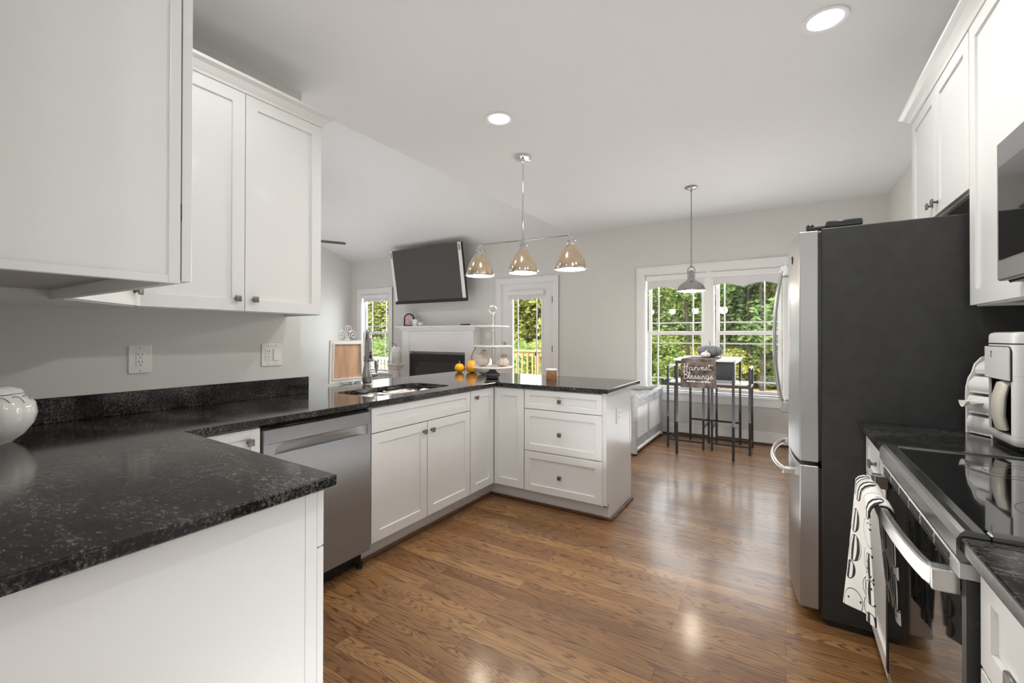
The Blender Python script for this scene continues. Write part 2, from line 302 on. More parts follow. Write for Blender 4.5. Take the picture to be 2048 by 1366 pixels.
# ------------------------------------------------------------------ mesh builder
class MB:
    def __init__(s): s.v = []; s.f = []; s.sm = []
    def add(s, vs, fs, smooth=False, M=None):
        o = len(s.v)
        for p in vs:
            p = Vector(p)
            s.v.append(tuple(M @ p) if M else tuple(p))
        for q in fs: s.f.append(tuple(o + i for i in q)); s.sm.append(smooth)
        return s
    def addbm(s, bm, smooth=False, M=None):
        bm.verts.index_update()
        s.add([v.co.copy() for v in bm.verts], [[v.index for v in f.verts] for f in bm.faces], smooth, M); bm.free(); return s
    def box(s, x0, x1, y0, y1, z0, z1, bev=0.0, M=None, seg=1):
        bm = bmesh.new(); bmesh.ops.create_cube(bm, size=1)
        for v in bm.verts:
            v.co = Vector(((x0 + x1) / 2 + v.co.x * (x1 - x0), (y0 + y1) / 2 + v.co.y * (y1 - y0), (z0 + z1) / 2 + v.co.z * (z1 - z0)))
        if bev: bmesh.ops.bevel(bm, geom=list(bm.edges), offset=bev, segments=seg, affect='EDGES', profile=0.5)
        return s.addbm(bm, False, M)
    def lathe(s, prof, c=(0, 0, 0), n=32, M=None, axis='Z', fn=None, cap=True):
        # prof: list of (r, z)
        vs = []; fs = []
        for (r, z) in prof:
            for k in range(n):
                a = 2 * math.pi * k / n; rr = r * (fn(a) if fn else 1)
                p = (rr * math.cos(a), rr * math.sin(a), z)
                if axis == 'X': p = (p[2], p[0], p[1])
                if axis == 'Y': p = (p[0], p[2], p[1])
                vs.append((c[0] + p[0], c[1] + p[1], c[2] + p[2]))
        m = len(prof)
        for i in range(m - 1):
            for k in range(n): fs.append((i * n + k, i * n + (k + 1) % n, (i + 1) * n + (k + 1) % n, (i + 1) * n + k))
        if cap:
            if prof[0][0] > 1e-5: fs.append(tuple(range(n))[::-1])
            if prof[-1][0] > 1e-5: fs.append(tuple((m - 1) * n + k for k in range(n)))
        return s.add(vs, fs, True, M)
    def tube(s, pts, r, n=8, M=None, closed=False, flat=None):
        pts = [Vector(p) for p in pts]; m = len(pts); rr = r if isinstance(r, (list, tuple)) else [r] * m
        vs = []; fs = []; up = Vector((0, 0, 1)); prev = None
        for i, p in enumerate(pts):
            if closed: t = pts[(i + 1) % m] - pts[i - 1]
            else: t = pts[min(i + 1, m - 1)] - pts[max(i - 1, 0)]
            t.normalize()
            if prev is None:
                a = up if abs(t.dot(up)) < 0.9 else Vector((1, 0, 0)); nn = (a - t * a.dot(t)).normalized()
            else:
                nn = prev - t * prev.dot(t)
                nn = nn.normalized() if nn.length > 1e-6 else prev
            prev = nn; bb = t.cross(nn)
            for k in range(n):
                a = 2 * math.pi * k / n
                fa, fb = (1, 1) if flat is None else flat
                vs.append(p + (nn * math.cos(a) * fa + bb * math.sin(a) * fb) * rr[i])
        for i in range(m if closed else m - 1):
            for k in range(n):
                j = (i + 1) % m
                fs.append((i * n + k, i * n + (k + 1) % n, j * n + (k + 1) % n, j * n + k))
        if not closed: fs.append(tuple(range(n))[::-1]); fs.append(tuple((m - 1) * n + k for k in range(n)))
        return s.add(vs, fs, True, M)
    def prism(s, poly, z0, z1, M=None, holes=()):
        bm = bmesh.new(); loops = []
        for lp in [poly] + list(holes):
            vv = [bm.verts.new((p[0], p[1], z0)) for p in lp]; loops.append(vv)
            for i in range(len(vv)): bm.edges.new((vv[i], vv[(i + 1) % len(vv)]))
        bmesh.ops.triangle_fill(bm, edges=list(bm.edges), use_beauty=True, use_dissolve=False)
        ge = bmesh.ops.extrude_face_region(bm, geom=list(bm.faces))
        for e in ge['geom']:
            if isinstance(e, bmesh.types.BMVert): e.co.z = z1
        bmesh.ops.recalc_face_normals(bm, faces=list(bm.faces))
        return s.addbm(bm, False, M)
    def grid(s, fn, nu, nv, thick=0.0, smooth=True, M=None):
        vs = []; fs = []
        for j in range(nv + 1):
            for i in range(nu + 1): vs.append(Vector(fn(i / nu, j / nv)))
        w = nu + 1
        for j in range(nv):
            for i in range(nu): fs.append((j * w + i, j * w + i + 1, (j + 1) * w + i + 1, (j + 1) * w + i))
        if thick:
            nrm = [Vector((0, 0, 0)) for _ in vs]
            for q in fs:
                nn = (vs[q[1]] - vs[q[0]]).cross(vs[q[3]] - vs[q[0]])
                for i in q: nrm[i] += nn
            o = len(vs); vs += [v - (nn.normalized() if nn.length > 0 else nn) * thick for v, nn in zip(vs, nrm)]
            fs += [tuple(o + i for i in q[::-1]) for q in list(fs)]
            rim = [i for i in range(w)] + [j * w + nu for j in range(1, nv + 1)] + [nv * w + i for i in range(nu - 1, -1, -1)] + [j * w for j in range(nv - 1, 0, -1)]
            for a in range(len(rim)):
                p, q = rim[a], rim[(a + 1) % len(rim)]; fs.append((q, p, o + p, o + q))
        return s.add(vs, fs, smooth, M)
    def build(s, name, mat, parent=None, loc=None, auto=True):
        if parent is not None:
            off = Vector((0, 0, 0)); p = parent
            while p is not None: off += p.location; p = p.parent
        elif loc is not None: off = Vector(loc)
        else:
            a = np.array(s.v); mn = a.min(0); mx = a.max(0); off = Vector(((mn[0] + mx[0]) / 2, (mn[1] + mx[1]) / 2, mn[2]))
        me = bpy.data.meshes.new(name); me.from_pydata([(v[0] - off.x, v[1] - off.y, v[2] - off.z) for v in s.v], [], s.f)
        me.polygons.foreach_set('use_smooth', s.sm); me.update()
        me.materials.append(mat)
        o = bpy.data.objects.new(name, me); COL.objects.link(o)
        if parent is not None: o.parent = parent
        else: o.location = off
        if any(s.sm):
            try: me.set_sharp_from_angle(angle=math.radians(40))
            except Exception: pass
        return o

def thing(name, label, cat, loc=(0, 0, 0), group=None):
    o = bpy.data.objects.new(name, None); o.location = loc; o.empty_display_size = 0.1; COL.objects.link(o)
    o['label'] = label; o['category'] = cat
    if group: o['group'] = group
    return o
def tag(o, label, cat, group=None, kind=None):
    o['label'] = label; o['category'] = cat
    if group: o['group'] = group
    if kind: o['kind'] = kind
    return o
def struct(o): o['kind'] = 'structure'; return o
def sroot(name, loc=(0, 0, 0)):
    o = bpy.data.objects.new(name, None); o.location = loc; COL.objects.link(o); o['kind'] = 'structure'; return o
def copy_tree(o, parent=None):
    c = o.copy(); COL.objects.link(c); c.parent = parent
    for ch in [x for x in o.children]: copy_tree(ch, c)
    return c
def frame_mat(o, n):
    # local x -> width, y -> up, z -> outward normal
    n = Vector(n).normalized(); v = Vector((0, 0, 1)); u = v.cross(n)
    return Matrix.Translation(o) @ Matrix((u, v, n)).transposed().to_4x4()
def shaker(M, w, h, rail=0.057, t=0.019, rec=0.008):
    # slab door with recessed centre panel, local origin at lower left of the front face, extends back to -t
    mb = MB()
    e = 0.0012
    def ring(x0, x1, y0, y1, z): return [(x0, y0, z), (x1, y0, z), (x1, y1, z), (x0, y1, z)]
    vs = ring(0, w, 0, h, -t) + ring(0, w, 0, h, -e) + ring(e, w - e, e, h - e, 0) + ring(rail, w - rail, rail, h - rail, 0) + ring(rail + 0.002, w - rail - 0.002, rail + 0.002, h - rail - 0.002, -rec)
    fs = [(3, 2, 1, 0)]
    for k in range(4):
        for i in range(4):
            j = (i + 1) % 4; fs.append((k * 4 + i, k * 4 + j, k * 4 + 4 + j, k * 4 + 4 + i))
    fs.append((16, 17, 18, 19))
    return mb.add(vs, fs, False, M)
def knob(M, parent):
    # square pewter knob with a short stem, local z outward
    mb = MB(); mb.lathe([(0.009, 0), (0.009, 0.002), (0.0055, 0.004), (0.0055, 0.014), (0.010, 0.019)], n=16, M=M)
    mb.box(-0.0145, 0.0145, -0.0145, 0.0145, 0.018, 0.026, 0.003, M=M, seg=2)
    return mb.build('knob', knobm, parent)
def door(parent, o, n, w, h, kp=None, name='door', rail=0.057):
    M = frame_mat(o, n); d = shaker(M, w, h, rail).build(name, cabw, parent)
    for k in ([kp] if kp and not isinstance(kp, list) else (kp or [])): knob(M @ Matrix.Translation((k[0], k[1], 0)), d)
    return d
# ================================================================== the setting
CZ = 2.785; D = 6.02; XR = 0.93; XL = -2.56
struct(MB().box(-7.8, XR + 0.1, -2.7, D + 0.15, -0.1, 0).build('floor', floorm, loc=(0, 0, 0)))
struct(MB().box(-2.70, XR + 0.1, -2.7, D + 0.15, CZ, CZ + 0.15).build('ceiling', ceilp))
# vaulted living-room ceiling, rising away from the far wall
mb = MB(); M = Matrix(((0, 0, 1, 0), (1, 0, 0, 0), (0, 1, 0, 0), (0, 0, 0, 1)))
z0 = 2.80; sl = 0.32
mb.prism([(D + 0.15, z0 - 0.15 * sl), (1.2, z0 + (D - 1.2) * sl), (-2.7, z0 + (D - 1.2) * sl - 0.3), (-2.7, z0 + (D - 1.2) * sl - 0.15), (1.2, z0 + (D - 1.2) * sl + 0.15), (D + 0.15, z0 + 0.1)], -7.8, -2.70, M)
struct(mb.build('ceiling', ceilp))
struct(MB().prism([(D + 0.15, CZ + 0.151), (1.2, z0 + (D - 1.2) * sl + 0.3), (-2.7, z0 + (D - 1.2) * sl), (-2.7, CZ + 0.151)], -2.699, -2.60, M).build('wall_gable', wallp))
struct(MB().box(XL - 0.14, XL, -0.02, 1.645, 0, CZ).build('wall_left', wallp))
struct(MB().box(XR, XR + 0.12, -2.6, D, 0, CZ).build('wall_right', wallp))
struct(MB().box(-7.8, -7.65, -2.6, D, 0, 4.6).build('wall_living', wallp))
struct(MB().box(-7.65, XR, -2.72, -2.6, 0, 4.6).build('wall_back', wallp))
struct(MB().box(XL, -1.0, -0.02, 0.108, 0, CZ).build('wall_near', wallp))
struct(MB().box(-1.12, -1.0, -2.6, -0.02, 0, CZ).build('wall_entry', wallp))
# far wall with openings
def wall_holes(name, x0, x1, z0_, z1_, y0, y1, holes, mat):
    Mh = Matrix(((1, 0, 0, 0), (0, 0, -1, 0), (0, 1, 0, 0), (0, 0, 0, 1)))
    hl = [[(a, c), (b, c), (b, d), (a, d)] for a, b, c, d in holes]
    return MB().prism([(x0, z0_), (x1, z0_), (x1, z1_), (x0, z1_)], -y1, -y0, Mh, hl).build(name, mat)
W1 = (-1.615, -0.015, 0.56, 2.10); W2 = (-7.31, -6.515, 0.56, 2.115); D1 = (-3.925, -2.99, 0.005, 2.105)
struct(wall_holes('wall_far', -7.65, XR, 0, 2.80, D, D + 0.15, [W1, W2, D1], wallp))

# exterior side of the room beyond the opening: baseboards and shoe moldings
def baseb(x0, x1):
    b = MB(); b.box(x0, x1, D - 0.016, D, 0.02, 0.120); b.box(x0, x1, D - 0.012, D, 0.120, 0.145, 0.003)
    struct(b.build('baseboard_far', trimw))
    struct(MB().box(x0, x1, D - 0.034, D - 0.016, 0.0, 0.022, 0.005).build('trim_shoe', brownsh))
for a, b in ((-7.65, -6.2), (-4.3, -4.04), (-2.895, 0.93)): baseb(a, b)
b = MB(); b.box(XR - 0.016, XR, 3.4, D - 0.04, 0.02, 0.145, 0.003); struct(b.build('baseboard_right', trimw))

def casing(root, x0, x1, z0_, z1_, w=0.105, sill=True):
    b = MB()
    b.box(x0 - w, x0, D - 0.018, D, z0_, z1_, 0.003); b.box(x1, x1 + w, D - 0.018, D, z0_, z1_, 0.003)
    b.box(x0 - w, x1 + w, D - 0.018, D, z1_, z1_ + w - 0.01, 0.003)
    b.box(x0 - w, x1 + w, D - 0.026, D, z1_ + w - 0.022, z1_ + w - 0.004, 0.003)
    b.box(x0 - w - 0.0, x0 - w + 0.018, D - 0.026, D, z0_, z1_ + w - 0.02, 0.003); b.box(x1 + w - 0.018, x1 + w, D - 0.026, D, z0_, z1_ + w - 0.02, 0.003)
    b.build('casing', trimw, root)
    j = MB(); j.box(x0, x0 + 0.012, D - 0.005, D + 0.10, z0_, z1_); j.box(x1 - 0.012, x1, D - 0.005, D + 0.10, z0_, z1_); j.box(x0, x1, D - 0.005, D + 0.10, z1_ - 0.012, z1_)
    j.build('jamb', trimw, root)
    if sill:
        s_ = MB(); s_.box(x0 - w - 0.02, x1 + w + 0.02, D - 0.045, D + 0.1, z0_ - 0.03, z0_, 0.004)
        s_.build('stool', trimw, root)
        a = MB(); a.box(x0 - w, x1 + w, D - 0.018, D, z0_ - 0.125, z0_ - 0.03, 0.003); a.build('apron', trimw, root)
def sash(root, x0, x1, z0_, z1_, y, muntx, muntz, st=0.042, name='sash'):
    b = MB(); t = 0.03
    b.box(x0, x0 + st, y, y + t, z0_, z1_, 0.002); b.box(x1 - st, x1, y, y + t, z0_, z1_, 0.002)
    b.box(x0 + st, x1 - st, y, y + t, z0_, z0_ + st, 0.002); b.box(x0 + st, x1 - st, y, y + t, z1_ - st, z1_, 0.002)
    s_ = b.build(name, vinyl, root)
    m = MB()
    for x in muntx: m.box(x - 0.008, x + 0.008, y + 0.010, y + 0.022, z0_ + st, z1_ - st)
    for z in muntz: m.box(x0 + st, x1 - st, y + 0.009, y + 0.021, z - 0.008, z + 0.008)
    if muntx or muntz: m.build('muntins', vinyl, s_)
    MB().box(x0 + st - 0.003, x1 - st + 0.003, y + 0.014, y + 0.018, z0_ + st - 0.003, z1_ - st + 0.003).build('pane', winglass, s_)
    return s_
w = sroot('window_1', (-0.815, D, 0.56)); casing(w, *W1)
for (a, b_, g) in ((-1.603, -0.865, (-1.452, -1.015)), (-0.765, -0.027, (-0.645, -0.208))):
    sash(w, a + 0.02, b_ - 0.005, 1.30, 2.085, D + 0.085, g, (1.452,), name='upper_sash')
    sash(w, a + 0.02, b_ - 0.005, 0.575, 1.335, D + 0.05, g, (1.185, 0.72), name='lower_sash')
mu = MB(); mu.box(-0.87, -0.76, D + 0.01, D + 0.12, 0.56, 2.10, 0.003); mu.box(-0.845, -0.785, D - 0.004, D + 0.01, 0.56, 2.09, 0.003); mu.build('mullion', trimw, w)
w = sroot('window_2', (-6.91, D, 0.56)); casing(w, *W2)
sash(w, -7.30, -6.53, 1.32, 2.10, D + 0.085, (-7.10, -6.70), (1.47,), name='upper_sash')
sash(w, -7.30, -6.53, 0.575, 1.355, D + 0.05, (-7.10, -6.70), (1.205, 0.73), name='lower_sash')
# roller shades with scalloped hems
def roller(name, label, x0, x1, ztop, zbot, y, n, dip=0.045):
    t = thing(name, label, 'window shade', ((x0 + x1) / 2, y, zbot), group=None)
    c = MB(); c.box(x0, x1, y - 0.03, y + 0.035, ztop - 0.07, ztop, 0.012, seg=3); c.build('cassette', trimw, t)
    def f(u, v):
        sc = 0.5 - 0.5 * math.cos(2 * math.pi * (u * n))
        sc = (abs(math.sin(math.pi * u * n)) ** 0.8)
        zb = zbot - dip * (1 - sc) if True else zbot
        return (x0 + 0.012 + (x1 - x0 - 0.024) * u, y + 0.004 * math.sin(u * 40), ztop - 0.03 + (zb - ztop + 0.03) * v)
    MB().grid(f, 64, 4, 0.003).build('shade_cloth', shade_f, t)
    return t
roller('roller_shade', 'wide white roller shade with scalloped hem over the double kitchen window', -1.598, -0.032, 2.085, 1.93, D + 0.025, 4, 0.05)
roller('roller_shade', 'narrow white roller shade with scalloped hem on the living room window', -7.29, -6.535, 2.10, 1.97, D + 0.025, 2, 0.035)
# glass door
d1 = sroot('door_1', (-3.457, D, 0)); casing(d1, D1[0], D1[1], 0.005, 2.105, 0.10, sill=False)
b = MB(); x0, x1 = -3.912, -3.003; gx0, gx1 = -3.72, -3.185
Y0, Y1 = D + 0.012, D + 0.056
b.box(x0, gx0, Y0, Y1, 0.012, 2.095); b.box(gx1, x1, Y0, Y1, 0.012, 2.095); b.box(gx0, gx1, Y0, Y1, 1.99, 2.095); b.box(gx0, gx1, Y0, Y1, 0.012, 0.26)
slab = b.build('slab', trimw, d1)
b = MB()
for a, c in ((gx0 - 0.025, gx0 + 0.012), (gx1 - 0.012, gx1 + 0.025)): b.box(a, c, Y0 - 0.012, Y0 + 0.03, 0.24, 2.01, 0.004)
b.box(gx0, gx1, Y0 - 0.012, Y0 + 0.03, 0.24, 0.28, 0.004); b.box(gx0, gx1, Y0 - 0.012, Y0 + 0.03, 1.97, 2.01, 0.004); b.build('glazing_frame', vinyl, slab)
MB().box(gx0, gx1, Y0 + 0.02, Y0 + 0.024, 0.26, 1.99).build('pane', winglass, slab)
b = MB()
for x in (-3.625, -3.285): b.box(x - 0.009, x + 0.009, Y0 + 0.012, Y0 + 0.019, 0.28, 1.97)
b.build('muntins', vinyl, slab)
for z in (1.83, 1.08, 0.3): MB().box(-3.006, -2.995, D - 0.012, D + 0.012, z - 0.05, z + 0.05, 0.002).build('hinge', hinge, d1)
b = MB(); b.lathe([(0.028, 0), (0.028, 0.006), (0.010, 0.012), (0.010, 0.03), (0.027, 0.042), (0.024, 0.062), (0.008, 0.068)], n=20, M=Matrix.Translation((-3.86, D + 0.010, 0.965)) @ Matrix.Rotation(math.radians(90), 4, 'X')); b.build('door_knob', chrome, slab)
b = MB(); b.lathe([(0.026, 0), (0.026, 0.01), (0.018, 0.018)], n=20, M=Matrix.Translation((-3.86, D + 0.010, 1.16)) @ Matrix.Rotation(math.radians(90), 4, 'X')); b.build('deadbolt', chrome, slab)
roller('roller_shade', 'short white roller shade with scalloped hem hung on the glass patio door', -3.79, -3.14, 1.985, 1.86, D - 0.028, 2, 0.04)
b = MB(); b.box(-3.925, -2.99, D - 0.005, D + 0.12, 0.0, 0.012); b.build('threshold', hinge, d1)

# ================================================================== left run of base cabinets
TZ = 0.884; FX = -1.937  # underside of the worktop, face of the doors
def toe(parent, x0, x1, y0, y1): return MB().box(x0, x1, y0, y1, 0.0, 0.115).build('toe_kick', cabw, parent)
# sink base
t = thing('base_cabinet', 'white sink base cabinet with one wide false drawer above two doors, right of the dishwasher', 'cabinet', (-2.24, 2.11, 0))
b = MB(); b.box(XL, -1.957, 1.662, 1.68, 0.115, TZ - 0.001); b.box(XL, -1.957, 2.547, 2.565, 0.115, TZ - 0.001); b.box(XL, -1.957, 1.68, 2.547, 0.115, 0.133); b.box(XL, XL + 0.01, 1.68, 2.547, 0.133, TZ - 0.001)
b.box(-1.977, -1.957, 1.68, 2.547, 0.84, TZ - 0.001); b.box(-1.977, -1.957, 1.68, 2.547, 0.71, 0.74); b.build('body', cabw, t); toe(t, XL, -2.03, 1.662, 2.565)
door(t, (FX, 1.667, 0.735), (1, 0, 0), 0.892, 0.138, name='false_drawer_front', rail=0.04)
door(t, (FX, 1.667, 0.127), (1, 0, 0), 0.443, 0.602, (0.41, 0.545))
door(t, (FX, 2.116, 0.127), (1, 0, 0), 0.443, 0.602, (0.033, 0.545))
# narrow corner door and blind corner box
t = thing('base_cabinet', 'white corner base cabinet with two narrow full-height doors meeting at the inside corner', 'cabinet', (-2.1, 3.0, 0))
b = MB(); b.box(XL + 0.002, -1.957, 2.566, 3.42, 0.115, TZ - 0.001); b.box(-1.957, -1.668, 2.889, 3.42, 0.115, TZ - 0.001); b.build('body', cabw, t)
b = MB(); b.box(XL, -2.03, 2.566, 3.42, 0, 0.115); b.box(-2.03, -1.668, 2.962, 3.42, 0, 0.115); b.build('toe_kick', cabw, t)
door(t, (FX, 2.569, 0.127), (1, 0, 0), 0.292, 0.748, (0.055, 0.695))
door(t, (-1.936, 2.870, 0.127), (0, -1, 0), 0.266, 0.748)
# drawer bank
t = thing('drawer_cabinet', 'white three-drawer base cabinet at the end of the peninsula', 'cabinet', (-1.35, 3.15, 0))
b = MB(); b.box(-1.667, -1.050, 2.889, 3.42, 0.115, TZ - 0.001); b.build('body', cabw, t)
b = MB(); b.box(-1.667, -1.052, 2.962, 3.42, 0, 0.115); b.build('toe_kick', cabw, t)
b = MB(); b.prism([(2.872, 0.118), (2.962, 0.118), (2.962, 0.0), (3.425, 0.0), (3.425, TZ - 0.001), (2.889, TZ - 0.001), (2.889, 0.118)], -1.050, -1.032, M); b.build('end_panel', cabw, t)
b = MB(); b.box(-1.045, -1.030, 3.42, 3.445, 0.0, TZ - 0.002); b.build('corner_trim', cabw, t)
for z, h in ((0.735, 0.140), (0.425, 0.304), (0.125, 0.293)):
    door(t, (-1.662, 2.870, z), (0, -1, 0), 0.604, h, (0.294, h * 0.47 if h > 0.2 else h * 0.5), 'drawer_front', 0.05 if h > 0.2 else 0.038)
# cabinet between the near leg and the dishwasher
t = thing('base_cabinet', 'white corner base cabinet with a knobbed drawer, just left of the dishwasher', 'cabinet', (-2.24, 0.9, 0))
b = MB(); b.box(XL + 0.03, -1.957, 0.112, 1.062, 0.115, TZ - 0.001); b.build('body', cabw, t); toe(t, XL + 0.03, -2.03, 0.112, 1.062)
door(t, (FX, 0.775, 0.735), (1, 0, 0), 0.284, 0.138, (0.235, 0.085), 'drawer_front', 0.038)
door(t, (FX, 0.775, 0.127), (1, 0, 0), 0.284, 0.602, (0.23, 0.545))
# near leg
t = thing('base_cabinet', 'white base cabinet with a plain end panel, nearest the camera under the worktop', 'cabinet', (-1.5, 0.4, 0))
b = MB(); b.box(-1.955, -1.030, 0.112, 0.697, 0.115, TZ - 0.001); b.build('body', cabw, t)
b = MB(); b.box(-1.955, -1.032, 0.112, 0.625, 0, 0.115); b.build('toe_kick', cabw, t)
b = MB(); b.box(-1.030, -1.013, 0.112, 0.665, 0.0, TZ - 0.001); b.box(-1.030, -1.0115, 0.6655, 0.697, 0.0, TZ - 0.001, 0.001); b.build('end_panel', cabw, t)
door(t, (-1.014, 0.718, 0.735), (0, 1, 0), 0.455, 0.140, (0.227, 0.07), 'drawer_front', 0.038)
door(t, (-1.014, 0.718, 0.127), (0, 1, 0), 0.455, 0.603, (0.42, 0.55))
door(t, (-1.473, 0.718, 0.735), (0, 1, 0), 0.455, 0.140, (0.227, 0.07), 'drawer_front', 0.038)
door(t, (-1.473, 0.718, 0.127), (0, 1, 0), 0.455, 0.603, (0.035, 0.55))
# brown shoe moldings
def shoe(pts, w=0.018, h=0.020):
    b = MB()
    for (a, c) in zip(pts[:-1], pts[1:]):
        x0, x1 = sorted((a[0], c[0])); y0, y1 = sorted((a[1], c[1]))
        b.box(x0 - w / 2, x1 + w / 2, y0 - w / 2, y1 + w / 2, 0.0, h, 0.005)
    struct(b.build('trim_shoe', brownsh))
shoe([(-2.019, 1.672), (-2.019, 2.951), (-1.020, 2.951)]); shoe([(-1.020, 2.951 + 0.02), (-1.020, 3.44)])

# ------------------------------------------------------------------ worktop
t = thing('worktop', 'polished black granite worktop wrapping the sink run, near leg and peninsula', 'countertop', (-1.9, 1.9, 0.884))
def rrect(x0, x1, y0, y1, r, n=5):
    p = []
    for cx, cy, a0 in ((x1 - r, y1 - r, 0), (x0 + r, y1 - r, 90), (x0 + r, y0 + r, 180), (x1 - r, y0 + r, 270)):
        for k in range(n + 1):
            a = math.radians(a0 + 90 * k / n); p.append((cx + r * math.cos(a), cy + r * math.sin(a)))
    return p
SK = (-2.43, -2.055, 1.78, 2.505)
out = [(-0.985, 0.11), (-0.985, 0.738), (-1.916, 0.768), (-1.916, 2.853), (-1.013, 2.862), (-1.013, 3.64), (-2.86, 3.64), (-2.86, 1.66), (XL + 0.001, 1.66), (XL + 0.001, 0.11)]
b = MB(); b.prism(out, TZ, 0.914, holes=[rrect(*SK, 0.07)])
o = b.build('slab', granm, t)
md = o.modifiers.new('edge', 'BEVEL'); md.width = 0.004; md.segments = 2; md.limit_method = 'ANGLE'; md.angle_limit = math.radians(60)
MB().box(XL + 0.001, XL + 0.02, 0.112, 1.69, 0.9145, 1.018, 0.002).build('backsplash', granm, t)
# support of the overhang on the living-room side
struct(MB().box(-2.70, -2.562, 1.66, 3.43, 0, TZ - 0.001).build('wall_half', wallp))
# ------------------------------------------------------------------ sink
t = thing('kitchen_sink', 'stainless undermount double bowl sink set in the black worktop', 'sink', (-2.24, 2.14, 0.70))
def bowl(x0, x1, y0, y1, zt, dep, name):
    b = MB(); prs = [(0.0, 0.0), (0.0, -dep + 0.04), (0.015, -dep + 0.012), (0.045, -dep)]
    loops = [rrect(x0 + i, x1 - i, y0 + i, y1 - i, max(0.07 - i * 0.5, 0.02)) for i, z in prs]
    n = len(loops[0]); vs = []; fs = []
    for lp, (i, z) in zip(loops, prs): vs += [(p[0], p[1], zt + z) for p in lp]
    for k in range(len(prs) - 1):
        for i in range(n): j = (i + 1) % n; fs.append((k * n + j, k * n + i, (k + 1) * n + i, (k + 1) * n + j))
    fs.append(tuple((len(prs) - 1) * n + i for i in range(n)))
    b.add(vs, fs, True); o = b.build(name, sinkst, t); m = o.modifiers.new('s', 'SOLIDIFY'); m.thickness = 0.002; m.offset = 1
    d = MB(); d.lathe([(0.045, 0.001), (0.042, 0.004), (0.02, 0.002), (0.0001, 0.002)], ((x0 + x1) / 2, (y0 + y1) / 2, zt - dep)); d.build('drain', steel, o)
bowl(SK[0] - 0.004, SK[1] + 0.004, SK[2] - 0.004, 2.125, TZ - 0.002, 0.19, 'near_bowl'); bowl(SK[0] - 0.004, SK[1] + 0.004, 2.15, SK[3] + 0.004, TZ - 0.002, 0.19, 'far_bowl')
b = MB(); b.box(SK[0] - 0.004, SK[1] + 0.004, 2.120, 2.155, TZ - 0.035, TZ - 0.012, 0.008, seg=2); b.build('divider', sinkst, t)
o = MB().grid(lambda u, v: (-2.10 - 0.12 * u, 2.10 + 0.10 * v + 0.01 * math.sin(u * 9), 0.882 + 0.014 * math.sin(math.pi * u) * math.sin(math.pi * v) + 0.004 * math.sin(7 * v + 5 * u)), 12, 10, 0.012).build('dish_cloth', paint('dishcloth', (0.72, 0.66, 0.62), 0.95, var=0.1, scale=60, bump=0.6, bscale=150))
tag(o, 'crumpled pale dish cloth draped on the divider of the sink', 'cloth')
# ------------------------------------------------------------------ faucet
fx, fy = -2.505, 2.113
t = thing('kitchen_faucet', 'brushed nickel pull-down faucet with side lever behind the sink', 'faucet', (fx, fy, 0.914))
b = MB(); b.lathe([(0.034, 0), (0.034, 0.010), (0.028, 0.013), (0.031, 0.018), (0.028, 0.024), (0.030, 0.03), (0.0345, 0.055), (0.034, 0.085), (0.026, 0.125), (0.0195, 0.165), (0.019, 0.182), (0.026, 0.186), (0.026, 0.192), (0.019, 0.196), (0.018, 0.225)], (fx, fy, 0.9145), n=28)
b.build('body', nickel, t)
pts = []; fdx, fdy = math.cos(math.radians(-31)), math.sin(math.radians(-31))
for k in range(19):
    a = math.pi * k / 18; q = 0.058 - 0.058 * math.cos(a); pts.append((fx + q * fdx, fy + q * fdy, 1.225 + 0.085 * math.sin(a)))
b = MB(); b.tube([(fx, fy, 1.13), (fx, fy, 1.18)] + pts, [0.016, 0.0155] + [0.0145] * 19, 14); b.lathe([(0.024, 0), (0.026, 0.006), (0.018, 0.012)], (fx, fy, 1.120)); b.build('spout', nickel, t)
hx = fx + 0.116 * fdx; hy_ = fy + 0.116 * fdy
b = MB(); b.lathe([(0.0001, 1.098), (0.024, 1.098), (0.026, 1.104), (0.0245, 1.12), (0.020, 1.17), (0.0165, 1.20), (0.0155, 1.235)], (hx, hy_, 0), n=24); sp = b.build('spray_head', nickel, t)
Mb_ = Matrix.Translation((hx, hy_, 0)) @ Matrix.Rotation(math.radians(-31), 4, 'Z'); b = MB(); b.box(0.018, 0.0255, -0.009, 0.009, 1.118, 1.148, 0.003, M=Mb_); b.box(0.016, 0.023, -0.007, 0.007, 1.153, 1.167, 0.003, M=Mb_); b.build('button', blackp, sp)
b = MB(); b.lathe([(0.022, 0.0), (0.021, 0.05), (0.012, 0.055), (0.012, 0.062), (0.017, 0.066), (0.015, 0.078), (0.004, 0.085)], M=Matrix.Translation((fx, fy + 0.01, 0.998)) @ Matrix.Rotation(math.radians(-90), 4, 'X'), n=20)
b.tube([(fx, fy + 0.084, 1.0), (fx + 0.002, fy + 0.082, 1.03), (fx + 0.006, fy + 0.074, 1.065), (fx + 0.008, fy + 0.070, 1.095)], [0.007, 0.009, 0.010, 0.0095], 12); b.build('lever', nickel, t)

